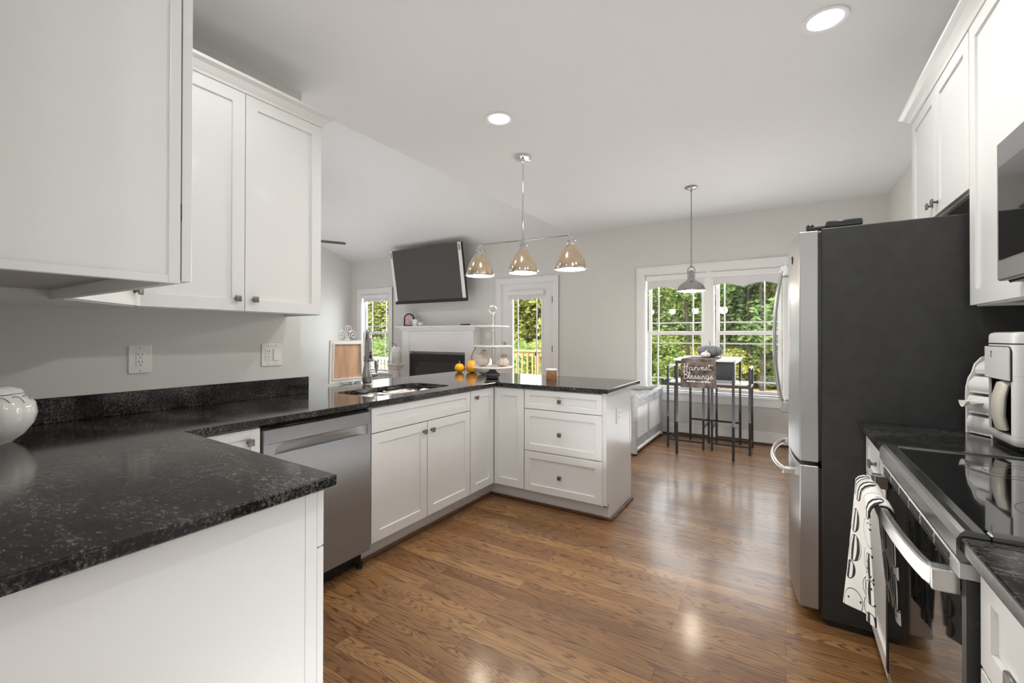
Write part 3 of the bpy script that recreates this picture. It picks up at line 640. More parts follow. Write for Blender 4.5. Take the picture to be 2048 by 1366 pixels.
# ------------------------------------------------------------------ dishwasher
t = thing('dishwasher', 'stainless dishwasher with pocket handle, between the white cabinets', 'dishwasher', (-2.2, 1.363, 0))
MB().box(-2.50, -1.965, 1.07, 1.656, 0.115, 0.872).build('tub', blackp, t)
b = MB(); y0, y1 = 1.071, 1.657; fx0, fx1 = -1.962, -1.932
b.box(fx0, fx1, y0, y1, 0.104, 0.742, 0.003); b.box(fx0, fx1, y0, y1, 0.792, 0.858, 0.003)
b.box(fx0, fx1, y0, y0 + 0.022, 0.740, 0.794); b.box(fx0, fx1, y1 - 0.022, y1, 0.740, 0.794)
dp = b.build('door_panel', steel, t)
b = MB(); b.grid(lambda u, v: (fx1 - 0.004 - 0.020 * (math.sin(math.pi * min(1, max(0, (u - 0.06) / 0.88))) ** 0.35) * (0.35 + 0.65 * (1 - v)), y0 + 0.02 + (y1 - y0 - 0.04) * u, 0.741 + 0.052 * v), 40, 6); b.build('pocket_handle', steel, dp)
MB().box(-1.962, -1.944, y0 + 0.002, y1 - 0.002, 0.860, 0.868, 0.002).build('control_strip', blackg, t)
MB().box(-2.06, -2.02, y0, y1, 0.012, 0.105).build('toe_panel', blackp, t)
for y in (1.10, 1.63): MB().lathe([(0.018, 0), (0.018, 0.01), (0.008, 0.012), (0.008, 0.10)], (-1.99, y, 0.0), n=12).build('foot', blackp, t)

# ------------------------------------------------------------------ upper cabinets, left
UZ0, UZ1 = 1.388, 2.452
def crown_run(parent, pts, z, inn=0.0, mat=None):
    # pts: polyline on plan, left-hand side is the outside; profile steps outward
    prof = [(0.0, 0.0), (0.006, 0.0), (0.010, 0.012), (0.016, 0.018), (0.034, 0.040), (0.046, 0.048), (0.052, 0.052), (0.052, 0.066), (0.0, 0.066)]
    P = [Vector((p[0], p[1])) for p in pts]; vs = []; fs = []; n = len(prof)
    for i, p in enumerate(P):
        d0 = (P[i] - P[i - 1]).normalized() if i > 0 else None; d1_ = (P[i + 1] - P[i]).normalized() if i < len(P) - 1 else None
        if d0 is None: d0 = d1_
        if d1_ is None: d1_ = d0
        n0 = Vector((-d0.y, d0.x)); n1 = Vector((-d1_.y, d1_.x)); m = (n0 + n1).normalized(); k = 1 / max(0.3, m.dot(n0))
        for (o_, h) in prof: q = p + m * o_ * k; vs.append((q.x, q.y, z + h))
    for i in range(len(P) - 1):
        for k in range(n): fs.append((i * n + k, i * n + (k + 1) % n, (i + 1) * n + (k + 1) % n, (i + 1) * n + k))
    fs.append(tuple(range(n))); fs.append(tuple((len(P) - 1) * n + k for k in range(n))[::-1])
    return MB().add(vs, fs).build('crown_molding', cabw, parent)
t = thing('wall_cabinet', 'tall white two-door wall cabinet on the left wall above the outlets', 'cabinet', (-2.4, 1.14, UZ0))
b = MB(); b.box(XL, -2.25, 0.728, 1.557, UZ0 + 0.014, UZ1); b.box(-2.27, -2.25, 0.728, 1.557, UZ0, UZ0 + 0.02); b.box(XL, -2.27, 1.54, 1.557, UZ0, UZ0 + 0.02); b.build('body', cabw, t)
door(t, (-2.230, 0.731, UZ0 + 0.004), (1, 0, 0), 0.410, UZ1 - UZ0 - 0.008, (0.372, 0.058))
door(t, (-2.230, 1.144, UZ0 + 0.004), (1, 0, 0), 0.411, UZ1 - UZ0 - 0.008, (0.040, 0.058))
crown_run(t, [(XL, 1.557), (-2.232, 1.557), (-2.232, 0.728)], UZ1 - 0.002)
t = thing('wall_cabinet', 'white diagonal corner wall cabinet, mostly hidden behind the nearest one', 'cabinet', (-2.3, 0.4, UZ0))
b = MB(); b.prism([(XL, 0.112), (-1.955, 0.112), (-1.955, 0.430), (-2.25, 0.724), (XL, 0.724)], UZ0, UZ1); b.build('body', cabw, t)
dn = Vector((1, 1, 0)).normalized(); dl = math.hypot(0.295, 0.294)
door(t, Vector((-1.957, 0.432, UZ0 + 0.004)) + dn * 0.0195 + Vector((-0.002, 0.002, 0)), dn, dl - 0.012, UZ1 - UZ0 - 0.008, (dl - 0.05, 0.058))
t = thing('wall_cabinet', 'large white wall cabinet with plain end panel at top left, nearest the camera', 'cabinet', (-1.5, 0.27, UZ0))
x0, x1 = -1.953, -1.100; y0, y1 = 0.112, 0.431; zb = 1.383
b = MB(); b.box(x0, x1 - 0.016, y0, y1 - 0.018, zb + 0.042, UZ1); b.build('body', cabw, t)
b = MB(); b.box(x0, x1 - 0.016, y1 - 0.018, y1, zb, UZ1); b.box(x0, x0 + 0.018, y0, y1 - 0.018, zb, zb + 0.042); b.box(x0 + 0.018, x1 - 0.016, y0, y0 + 0.018, zb, zb + 0.042); b.build('face_frame', cabw, t)
b = MB(); b.box(x1 - 0.016, x1 - 0.004, y0, y1, zb, UZ1); b.box(x1 - 0.004, x1, y1 - 0.020, y1, zb, UZ1, 0.001); b.box(x1 - 0.004, x1 - 0.0005, y0, y1 - 0.020, zb, zb + 0.016, 0.001); b.build('end_panel', cabw, t)
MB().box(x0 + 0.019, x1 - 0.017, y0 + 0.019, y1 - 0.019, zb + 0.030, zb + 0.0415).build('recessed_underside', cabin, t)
for o_x in (x1 - 0.003, x1 - 0.430): door(t, (o_x, 0.4535, zb + 0.006), (0, 1, 0), 0.421, UZ1 - zb - 0.010)
for z in (1.52, 2.08, 2.30): MB().box(x1 - 0.03, x1 - 0.004, 0.430, 0.436, z, z + 0.035).build('hinge', slotb, t)
crown_run(t, [(x0, 0.4535), (x1, 0.4535), (x1, y0)], UZ1 - 0.002)

# ------------------------------------------------------------------ outlets and switches
def outlet_mark(b, M):
    for sx in (-0.0065, 0.0065): b.box(sx - 0.001, sx + 0.001, 0.002, 0.010, 0, 0.0012, M=M)
    b.box(-0.002, 0.002, -0.010, -0.006, 0, 0.0012, M=M)
def plate(name, label, M, w, h, gang):
    t = thing(name, label, 'outlet' if 'outlet' in name else 'switch', M.to_translation())
    MB().box(-w / 2, w / 2, -h / 2, h / 2, 0, 0.006, 0.0028, M=M, seg=2).build('plate', plateW, t)
    for k, kind in enumerate(gang):
        cx = (k - (len(gang) - 1) / 2) * 0.046
        Mi = M @ Matrix.Translation((cx, 0, 0.006))
        g = MB().box(-0.0165, 0.0165, -0.033, 0.033, 0, 0.0022 if kind == 'o' else 0.004, 0.001, M=Mi).build('receptacle' if kind == 'o' else 'rocker', plateW, t)
        if kind == 'o':
            sb = MB()
            for yy in (0.017, -0.017): outlet_mark(sb, Mi @ Matrix.Translation((0, yy, 0.0022)))
            sb.build('slots', slotb, g)
    for k in range(len(gang)):
        cx = (k - (len(gang) - 1) / 2) * 0.046
        for yy in (-h / 2 + 0.012, h / 2 - 0.012): MB().lathe([(0.0028, 0.006), (0.0025, 0.0068)], (cx, yy, 0), n=10, M=M).build('screw', hinge, t)
    return t
plate('wall_outlet', 'oversized white single outlet plate on the left wall near the ceramic pumpkin', frame_mat((XL, 0.842, 1.162), (1, 0, 0)), 0.088, 0.130, 'o')
plate('wall_outlet', 'white double plate with outlet and rocker switch at the end of the left wall', frame_mat((XL, 1.463, 1.161), (1, 0, 0)), 0.121, 0.130, 'os')
plate('wall_outlet', 'white outlet plate on the end panel of the peninsula', frame_mat((-1.032, 3.135, 0.70), (1, 0, 0)), 0.072, 0.116, 'o')
plate('wall_switch', 'white double rocker switch plate on the far wall beside the glass door', frame_mat((-4.19, D, 1.285), (0, -1, 0)), 0.118, 0.118, 'ss')
# ================================================================== right run
RF = 0.290  # face of the doors (they look towards -X)
t = thing('base_cabinet', 'white narrow base cabinet between the range and the refrigerator', 'cabinet', (0.6, 2.12, 0))
b = MB(); b.box(0.31, XR, 1.868, 2.376, 0.115, TZ - 0.001); b.build('body', cabw, t); MB().box(0.37, XR, 1.868, 2.376, 0, 0.115).build('toe_kick', cabw, t)
door(t, (RF, 2.374, 0.705), (-1, 0, 0), 0.502, 0.168, (0.251, 0.09), 'drawer_front', 0.045)
door(t, (RF, 2.374, 0.127), (-1, 0, 0), 0.502, 0.572, (0.035, 0.515))
t = thing('base_cabinet', 'white base cabinet at the right edge, near side of the range', 'cabinet', (0.6, 0.9, 0))
b = MB(); b.box(0.31, XR, 0.70, 1.092, 0.115, TZ - 0.001); b.build('body', cabw, t); MB().box(0.37, XR, 0.70, 1.092, 0, 0.115).build('toe_kick', cabw, t)
door(t, (RF, 1.090, 0.700), (-1, 0, 0), 0.386, 0.172, (0.193, 0.082), 'drawer_front', 0.045)
door(t, (RF, 1.090, 0.412), (-1, 0, 0), 0.386, 0.282, (0.193, 0.14), 'drawer_front', 0.045)
door(t, (RF, 1.090, 0.127), (-1, 0, 0), 0.386, 0.279, (0.193, 0.14), 'drawer_front', 0.045)
for (n_, lb, y0, y1) in (('worktop', 'short black granite worktop between the range and the refrigerator', 1.862, 2.382), ('worktop', 'black granite worktop at the lower right corner, near side of the range', 0.30, 1.099)):
    t = thing(n_, lb, 'countertop', (0.6, (y0 + y1) / 2, TZ)); b = MB(); b.box(0.268, XR - 0.001, y0, y1, TZ, 0.914); o = b.build('slab', granm, t)
    md = o.modifiers.new('edge', 'BEVEL'); md.width = 0.004; md.segments = 2
    MB().box(XR - 0.02, XR - 0.001, y0, y1, 0.9145, 1.016, 0.002).build('backsplash', granm, t)
# ------------------------------------------------------------------ refrigerator
t = thing('refrigerator', 'stainless french door refrigerator with black textured side', 'refrigerator', (0.5, 2.84, 0))
FY0, FY1 = 2.386, 3.298
MB().box(0.138, 0.90, FY0, FY1, 0.025, 1.752, 0.004).build('case', fridged, t)
b = MB(); b.box(0.155, 0.88, FY0 + 0.01, FY1 - 0.01, 0.0, 0.03); b.build('base_grille', blackp, t)
def fdoor(y0, y1, z0_, z1_, name):
    b = MB(); prof = []; xb = 0.126; n = 24
    def xf(y): u = (y - (FY0 + FY1) / 2) / ((FY1 - FY0) / 2); return 0.016 + 0.040 * abs(u) ** 2.6
    poly = [(xb, y0), (xb, y1)] + [(xf(y1 + (y0 - y1) * k / n), y1 + (y0 - y1) * k / n) for k in range(n + 1)]
    b.prism(poly, z0_, z1_); o = b.build(name, steelf, t)
    m = o.modifiers.new('edge', 'BEVEL'); m.width = 0.004; m.segments = 3; m.limit_method = 'ANGLE'; m.angle_limit = math.radians(50)
    g = MB(); g.box(xb, 0.139, y0 + 0.008, y1 - 0.008, z0_ + 0.008, z1_ - 0.008); g.build('gasket', blackp, o)
    return o
ym = (FY0 + FY1) / 2
dA = fdoor(FY0 + 0.001, ym - 0.003, 0.712, 1.745, 'door'); dB = fdoor(ym + 0.003, FY1 - 0.001, 0.712, 1.745, 'door'); fz = fdoor(FY0 + 0.001, FY1 - 0.001, 0.060, 0.694, 'freezer_drawer')
def vhandle(y, par):
    zs = [0.90 + (1.625 - 0.90) * k / 20 for k in range(21)]
    pts = [(0.018 - 0.030 - 0.038 * math.sin(math.pi * k / 20) ** 0.8, y, z) for k, z in enumerate(zs)]
    b = MB(); b.tube(pts, [0.014] * 21, 14, flat=(0.65, 1.1)); b.box(-0.022, 0.022, y - 0.013, y + 0.013, 1.60, 1.655, 0.004); b.box(-0.022, 0.022, y - 0.013, y + 0.013, 0.865, 0.925, 0.004)
    b.build('handle', steelh, par)
vhandle(ym - 0.045, dA); vhandle(ym + 0.045, dB)
pts = [(0.016 - 0.020 - 0.055 * math.sin(math.pi * k / 20) ** 0.7, FY0 + 0.10 + (FY1 - FY0 - 0.20) * k / 20, 0.635 + 0.0 * k) for k in range(21)]
b = MB(); b.tube(pts, 0.014, 14, flat=(1.2, 0.7)); b.box(-0.012, 0.045, FY0 + 0.085, FY0 + 0.118, 0.620, 0.650, 0.004); b.box(-0.012, 0.045, FY1 - 0.118, FY1 - 0.085, 0.620, 0.650, 0.004); b.build('handle', steelh, fz)
b = MB(); b.box(0.155, 0.285, FY0 + 0.012, FY0 + 0.11, 1.753, 1.785, 0.006); b.box(0.085, 0.16, FY0 + 0.025, FY0 + 0.06, 1.753, 1.768, 0.003); b.lathe([(0.016, 1.746), (0.016, 1.776), (0.010, 1.782)], (0.098, FY0 + 0.045, 0), n=16); b.build('hinge_cover', blackp, t)
b = MB(); b.box(0.155, 0.285, FY1 - 0.11, FY1 - 0.012, 1.753, 1.785, 0.006); b.build('hinge_cover', blackp, t)
# round badge: dark ring with monogram strokes
Mb = Matrix.Translation((0.0305, 2.53, 1.64)) @ frame_mat((0, 0, 0), (-1, 0.12, 0))
b = MB(); b.lathe([(0.019, 0.0), (0.019, 0.002), (0.016, 0.003)], n=28, M=Mb); bd = b.build('badge', knobm, dA)
b = MB(); b.tube([(-0.010, 0.002, 0.0035), (-0.004, 0.008, 0.0035), (-0.001, 0.002, 0.0035), (-0.005, -0.008, 0.0035), (-0.009, -0.004, 0.0035), (0.001, 0.0, 0.0035), (0.007, 0.008, 0.0035), (0.003, 0.001, 0.0035), (0.003, -0.007, 0.0035), (0.010, -0.004, 0.0035)], 0.0011, 6, M=Mb); b.build('monogram', chrome, bd)
# ------------------------------------------------------------------ range
t = thing('electric_range', 'stainless electric range with black glass cooktop and oven door', 'range', (0.6, 1.48, 0))
RY0, RY1 = 1.101, 1.860
MB().box(0.300, 0.915, RY0 + 0.003, RY1 - 0.003, 0.03, 0.880).build('body', blackp, t)
# cooktop frame with rolled front lip
Mx = Matrix(((1, 0, 0, 0), (0, 0, -1, 0), (0, 1, 0, 0), (0, 0, 0, 1)))
b = MB(); lip = [(0.300, 0.882), (0.290, 0.870), (0.268, 0.868), (0.262, 0.878), (0.262, 0.908), (0.268, 0.920), (0.274, 0.9255), (0.284, 0.926), (0.300, 0.924), (0.306, 0.9195), (0.306, 0.882)]
b.prism(lip, -(RY1), -(RY0), Mx)
b.box(0.306, 0.915, RY0, RY0 + 0.022, 0.882, 0.925, 0.003); b.box(0.306, 0.915, RY1 - 0.022, RY1, 0.882, 0.925, 0.003); b.box(0.88, 0.915, RY0 + 0.022, RY1 - 0.022, 0.882, 0.925)
ct = b.build('cooktop_frame', darkst, t)
g = MB(); g.prism(rrect(0.304, 0.885, RY0 + 0.020, RY1 - 0.020, 0.03), 0.906, 0.9215); gl = g.build('glass_top', blackg, t)
for (x, y, r) in ((0.50, 1.30, 0.10), (0.50, 1.66, 0.085), (0.75, 1.30, 0.075), (0.75, 1.66, 0.10)):
    b = MB()
    for rr in (r, r * 0.62): b.lathe([(rr - 0.0012, 0.9216), (rr - 0.0012, 0.9219), (rr + 0.0012, 0.9219), (rr + 0.0012, 0.9216)], (x, y, 0), n=48, cap=False)
    b.build('burner_ring', ringm, gl)
# fascia with vent slots, door, handle, drawer
dr = MB(); dr.box(0.278, 0.300, RY0 + 0.028, RY1 - 0.028, 0.205, 0.834, 0.002); dr = dr.build('oven_door', blackg, t)
for ya, yb in ((RY0 + 0.004, RY0 + 0.0275), (RY1 - 0.0275, RY1 - 0.004)): MB().box(0.276, 0.300, ya, yb, 0.200, 0.834).build('door_stile', fridged, dr)
b = MB(); b.box(0.266, 0.300, RY0 + 0.004, RY1 - 0.004, 0.835, 0.865, 0.002); ds = b.build('door_top_trim', trims, dr)
b = MB()
for k in range(6):
    ys = RY0 + 0.055 + k * 0.112
    for z in (0.8385, 0.8515): b.box(0.2645, 0.270, ys, ys + 0.092, z, z + 0.0095)
b.build('vent_slots', slotb, ds)
hy0, hy1 = RY0 + 0.045, RY1 - 0.045; n = 24
oc = [(0.238 - 0.030 * math.sin(math.pi * k / n) ** 0.55, hy0 + (hy1 - hy0) * k / n) for k in range(n + 1)]
ic = [(x + 0.015, y) for x, y in oc][::-1]
b = MB(); b.prism(oc + ic, 0.794, 0.832); b.box(0.236, 0.276, hy0 - 0.012, hy0 + 0.020, 0.792, 0.834); b.box(0.236, 0.276, hy1 - 0.020, hy1 + 0.012, 0.792, 0.834)
o = b.build('handle', steelh, dr); md = o.modifiers.new('edge', 'BEVEL'); md.width = 0.003; md.segments = 2; md.limit_method = 'ANGLE'; md.angle_limit = math.radians(45)
b = MB(); b.box(0.280, 0.300, RY0 + 0.004, RY1 - 0.004, 0.045, 0.192, 0.003); b.build('storage_drawer', steel, t)
b = MB()
for z in (0.76, 0.74, 0.60): b.box(0.288, 0.296, RY0 + 0.0015, RY0 + 0.0045, z, z + 0.008)
b.build('side_slots', slotb, t)
# ------------------------------------------------------------------ kitchen towel over the oven handle
def towel(name, label):
    hx, hz, r = 0.216, 0.813, 0.026; front, back = 0.385, 0.275; L = front + back + math.pi * r
    def f(u, v):
        s = v * L; yb = 1.475 + 0.295 * u
        if s < front:
            g = (front - s) / front
            x = hx - r + g * (0.016 * (1 - u) - 0.040 * u) - 0.010 * math.sin(u * 10.5 + 0.6) * (0.25 + g); z = hz - (front - s) * (0.74 + 0.26 * u)
            yy = yb - 0.02 * g * (1 - u) + 0.015 * g * math.sin(3 * u)
        elif s < front + math.pi * r:
            th = (s - front) / r; x = hx - r * math.cos(th) * (0.8 if math.cos(th) < 0 else 1); z = hz + r * math.sin(th) * 0.9 + 0.004 * math.sin(u * 12); yy = yb
        else:
            g = (s - front - math.pi * r) / back; x = hx + r * 0.8 + 0.010 * g - 0.004 * math.sin(u * 12) * g; z = hz - g * back; yy = yb - 0.10 * g * u
        return (x, yy, z)
    m = MB(); nu, nv = 40, 60; m.grid(f, nu, nv, 0.003); o = m.build(name, towelm)
    uv = o.data.uv_layers.new(name='UVMap'); wv = nu + 1; nvt = wv * (nv + 1)
    for lp in o.data.loops:
        i = lp.vertex_index % nvt; uv.data[lp.index].uv = ((i % wv) / nu, (i // wv) / nv)
    tag(o, label, 'towel'); return o
towel('kitchen_towel', 'white kitchen towel with black pumpkin print folded over the oven handle')
# ------------------------------------------------------------------ wall cabinets, right
UF = 0.600
t = thing('wall_cabinet', 'tall white wall cabinet to the left of the microwave', 'cabinet', (0.76, 2.11, UZ0))
b = MB(); b.box(0.62, XR, 1.866, 2.352, UZ0 + 0.018, UZ1); b.box(0.62, 0.638, 1.866, 2.352, UZ0, UZ0 + 0.018); b.box(0.638, XR, 2.334, 2.352, UZ0, UZ0 + 0.018); b.build('body', cabw, t)
door(t, (UF, 2.350, UZ0 + 0.004), (-1, 0, 0), 0.480, UZ1 - UZ0 - 0.008, (0.445, 0.058)); crown_run(t, [(0.602, 2.355), (0.602, 1.866)][::-1], UZ1 - 0.002)
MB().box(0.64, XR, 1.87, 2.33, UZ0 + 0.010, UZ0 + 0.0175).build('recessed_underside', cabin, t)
t = thing('wall_cabinet', 'white two-door wall cabinet above the refrigerator', 'cabinet', (0.76, 2.8, 1.836))
b = MB(); b.box(0.62, XR, 2.356, 3.245, 1.836 + 0.02, UZ1); b.box(0.62, 0.638, 2.356, 3.245, 1.836, 1.857); b.box(0.638, XR, 3.227, 3.245, 1.836, 1.857); b.build('body', cabw, t)
door(t, (UF, 3.242, 1.840), (-1, 0, 0), 0.438, UZ1 - 1.840 - 0.004, (0.400, 0.055)); door(t, (UF, 2.800, 1.840), (-1, 0, 0), 0.440, UZ1 - 1.840 - 0.004, (0.038, 0.055))
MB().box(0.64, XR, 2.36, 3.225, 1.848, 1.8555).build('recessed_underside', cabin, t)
crown_run(t, [(0.602, 2.355), (0.602, 3.245), (XR, 3.245)], UZ1 - 0.002)
t = thing('wall_cabinet', 'white wall cabinet above the microwave', 'cabinet', (0.76, 1.48, 1.845))
b = MB(); b.box(0.62, XR, 1.104, 1.862, 1.845, UZ1); b.build('body', cabw, t)
door(t, (UF, 1.860, 1.849), (-1, 0, 0), 0.376, UZ1 - 1.853, (0.335, 0.055)); door(t, (UF, 1.481, 1.849), (-1, 0, 0), 0.376, UZ1 - 1.853, (0.038, 0.055))
crown_run(t, [(0.602, 1.862), (0.602, 1.104)][::-1], UZ1 - 0.002)
# ------------------------------------------------------------------ microwave
t = thing('microwave', 'stainless over-the-range microwave with black glass window, right edge of the picture', 'microwave', (0.73, 1.48, 1.430))
MB().box(0.555, 0.925, 1.105, 1.860, 1.432, 1.842, 0.003).build('body', blackp, t)
b = MB(); b.box(0.532, 0.554, 1.30, 1.859, 1.436, 1.840, 0.004); dr = b.build('door', steel, t)
b = MB(); b.box(0.529, 0.533, 1.36, 1.838, 1.495, 1.765, 0.0015); b.build('window', blackg, dr)
b = MB(); b.box(0.532, 0.554, 1.106, 1.297, 1.436, 1.840, 0.004); b.build('control_panel', blackg, t)
b = MB(); b.tube([(0.527, 1.33, 1.50), (0.505, 1.33, 1.52), (0.500, 1.33, 1.63), (0.505, 1.33, 1.74), (0.527, 1.33, 1.76)], 0.009, 10); b.build('handle', steelh, dr)
# ------------------------------------------------------------------ coffee maker
cx, cy = 0.752, 2.078
t = thing('coffee_maker', 'glossy white single-serve coffee maker beside the range', 'coffee maker', (cx, cy, 0.9145))
Ms = Matrix.Translation((cx, cy, 0))   # local -x is the front
def sup(a, b_, n=4.0, N=48, f=1.0): # superellipse outline
    return [(a * f * math.copysign(abs(math.cos(q)) ** (2 / n), math.cos(q)), b_ * f * math.copysign(abs(math.sin(q)) ** (2 / n), math.sin(q))) for q in [2 * math.pi * (k + 0.5) / N for k in range(N)]]
A, B = 0.154, 0.112
def shell(b, secs, M):
    n = len(secs[0][1]); vs = []; fs = []
    for z, p in secs: vs += [(q[0], q[1], z) for q in p]
    for k in range(len(secs) - 1):
        for i in range(n): j = (i + 1) % n; fs.append((k * n + i, k * n + j, (k + 1) * n + j, (k + 1) * n + i))
    fs.append(tuple(range(n))[::-1]); fs.append(tuple((len(secs) - 1) * n + i for i in range(n)))
    return b.add(vs, fs, True, M)
E_ = 11.0
b = MB(); shell(b, [(0.915, sup(A, B, E_, f=0.90)), (0.928, sup(A, B, E_, f=0.95)), (0.932, sup(A, B, E_, f=0.92))], Ms); b.build('base_foot', blackp, t)
b = MB(); shell(b, [(0.9325, sup(A, B, E_, f=0.95)), (0.940, sup(A, B, E_, f=0.985)), (0.952, sup(A, B, E_)), (0.962, sup(A, B, E_))], Ms); b.build('drip_base', whitep, t)
# tower: outline with a notch opened in the front for the carafe
ol = sup(A, B, E_); ol.sort(key=lambda p: (math.atan2(p[1], p[0]) + 2 * math.pi) % (2 * math.pi))
keep = [p for p in ol if not (p[0] < -0.06 and abs(p[1]) < 0.088)]
half1 = [p for p in keep if p[1] > 0]; half2 = [p for p in keep if p[1] <= 0]
xe = -A * 0.995
poly = half1 + [(xe, 0.086), (-0.03, 0.086), (-0.03, -0.090), (xe, -0.090)] + half2
b = MB(); b.prism(poly, 0.9625, 1.150, Ms); b.build('tower', whitep, t)
b = MB(); b.box(-0.036, -0.031, -0.089, 0.085, 0.963, 1.150, M=Ms); b.box(xe + 0.006, -0.036, 0.081, 0.0855, 0.963, 1.150, M=Ms); b.box(xe + 0.006, -0.036, -0.0895, -0.085, 0.963, 1.150, M=Ms); b.box(xe + 0.004, -0.036, -0.085, 0.081, 0.963, 0.969, M=Ms); b.build('recess_lining', blackp, t)
b = MB(); shell(b, [(1.1505, sup(A, B, E_)), (1.248, sup(A, B, E_))], Ms); hd = b.build('brew_head', whitep, t)
# front plate framed by a dark seam with rounded corner
Mp = Ms @ frame_mat((-A - 0.0005, 0, 0), (-1, 0, 0))
pl = [(-0.104, 1.135), (0.092, 1.135), (0.092, 1.222)] + [(0.074 + 0.018 * math.cos(a), 1.222 + 0.018 * math.sin(a)) for a in (0.4, 0.8, 1.2, 1.5)] + [(-0.104, 1.240)]
b = MB(); b.prism([(p[0] * 1.03, 1.19 + (p[1] - 1.19) * 1.05) for p in pl], -0.003, 0.0012, Mp); b.build('seam', blackp, hd)
b = MB(); b.prism(pl, -0.002, 0.004, Mp); fp = b.build('front_plate', whitep, hd)
b = MB(); shell(b, [(1.2485, sup(A, B, E_, f=0.985)), (1.2515, sup(A, B, E_, f=0.985))], Ms); b.build('lid_gap', blackp, hd)
b = MB(); shell(b, [(1.252, sup(A, B, E_)), (1.276, sup(A, B, E_, f=0.998)), (1.284, sup(A, B, E_, f=0.975)), (1.288, sup(A, B, E_, f=0.92))], Ms); b.build('lid', whitep, t)
b = MB(); b.tube([(-0.150, -0.012, 0.975), (-0.160, -0.014, 1.02), (-0.158, -0.018, 1.08), (-0.150, -0.020, 1.118), (-0.135, -0.020, 1.124)], [0.030, 0.032, 0.031, 0.029, 0.026], 24, M=Ms, flat=(0.45, 1.25)); b.build('carafe_handle', creamp, t)
b = MB(); b.lathe([(0.030, 0.970), (0.050, 0.98), (0.054, 1.03), (0.046, 1.09), (0.036, 1.12)], (-0.092, -0.005, 0), n=24, M=Ms); b.build('carafe', blackp, t)
Ml = Ms @ frame_mat((-A - 0.0048, 0.045, 1.215), (-1, 0, 0))
b = MB(); b.tube([(-0.006, 0.007, 0.0), (0.003, 0.010, 0.0), (0.0, 0.001, 0.0), (-0.006, -0.005, 0.0), (0.005, -0.010, 0.0)], 0.0012, 6, M=Ml); b.build('emblem', slotb, fp)
# ------------------------------------------------------------------ wrap dispenser
t = thing('wrap_dispenser', 'white plastic four-tier kitchen wrap dispenser standing against the black refrigerator side', 'wrap dispenser', (0.70, 2.325, 0.9145))
Mw0 = Matrix.Translation((0.572, 2.298, 0)) @ Matrix.Rotation(math.radians(28), 4, 'Z') @ Matrix.Translation((-0.59, -2.372, 0))
Mw = Mw0 @ Matrix(((1, 0, 0, 0), (0, 0, -1, 0), (0, 1, 0, 0), (0, 0, 0, 1)))
def wpoly(x0, zz, off=0.0):
    p = [(0.655 + 0.08, 0.9145)]
    return p
sidep = [(0.72, 0.915), (0.72, 1.19), (0.700, 1.205), (0.672, 1.206), (0.645, 1.196), (0.622, 1.172), (0.612, 1.140), (0.600, 1.120), (0.592, 1.085), (0.590, 1.045), (0.592, 1.00), (0.592, 0.915)]
b = MB(); b.prism(sidep, -2.372, -2.366, Mw); b.prism(sidep, -2.278, -2.272, Mw); b.build('side_cheek', whitep, t)
for k, (z0_, z1_, xa, xb) in enumerate(((0.918, 0.985, 0.596, 0.594), (0.992, 1.060, 0.594, 0.596), (1.067, 1.130, 0.597, 0.614), (1.137, 1.200, 0.618, 0.672))):
    seg = [(0.716, z0_), (xa + 0.004, z0_)] + [(xa + (xb - xa) * (q / 6) ** 1.5 + 0.004 - 0.010 * math.sin(math.pi * q / 6), z0_ + 0.006 + (z1_ - z0_ - 0.010) * q / 6) for q in range(7)] + [(0.716, z1_ - 0.002)]
    bb = MB(); bb.prism(seg, -2.3655, -2.2785, Mw); dr = bb.build('roll_drawer', whitep, t)
    MB().box(xa - 0.001 + (0.008 if k == 3 else 0), xa + 0.014, 2.295, 2.350, z0_ + 0.022, z0_ + 0.0235, M=Mw0).build('cutting_slot', slotb, dr)
b = MB(); b.grid(lambda u, v: (0.598 - 0.052 * v - 0.006 * math.sin(9 * u) * v, 2.300 + 0.045 * u, 1.036 + 0.004 * math.sin(7 * u) - 0.006 * v + 0.010 * v * math.sin(15 * u)), 14, 8, 0.0008, M=Mw0); b.build('paper_strip', plateW, t)

# ------------------------------------------------------------------ ceramic pumpkin on the near corner
px_, py_ = -2.24, 0.318
t = thing('ceramic_pumpkin', 'glossy white ceramic pumpkin jar at the left edge on the black worktop', 'pumpkin', (px_, py_, 0.9145))
fn = lambda a: 1 - 0.055 * abs(math.cos(4 * a)) ** 6
b = MB(); b.lathe([(0.072, 0.9147), (0.078, 0.922), (0.100, 0.940), (0.122, 0.975), (0.130, 1.010), (0.124, 1.045), (0.104, 1.068), (0.096, 1.076)], (px_, py_, 0), n=72, fn=fn); b.build('jar', ceram, t)
b = MB(); b.lathe([(0.098, 1.0795), (0.092, 1.090), (0.066, 1.102), (0.035, 1.104), (0.018, 1.098), (0.001, 1.096)], (px_, py_, 0), n=72, fn=fn); ld = b.build('lid', ceram, t)
b = MB(); b.tube([(px_, py_, 1.095), (px_ + 0.004, py_ + 0.004, 1.112), (px_ + 0.014, py_ + 0.011, 1.116), (px_ + 0.032, py_ + 0.026, 1.118)], [0.016, 0.012, 0.010, 0.009], 12); b.build('stem', ceram, ld)
b = MB()
for k in range(3):
    a = 0.2 + k * 0.35; pp = []
    for q in range(9): aa = a + 0.06 * q; rr = 0.104 + 0.012 * math.sin(q * 0.4); pp.append((px_ + rr * math.cos(aa), py_ + rr * math.sin(aa) * 1.0, 1.070 - 0.004 * q + 0.006 * math.sin(q)))
    b.tube(pp, 0.0012, 6)
b.build('vine_relief', knobm, t)
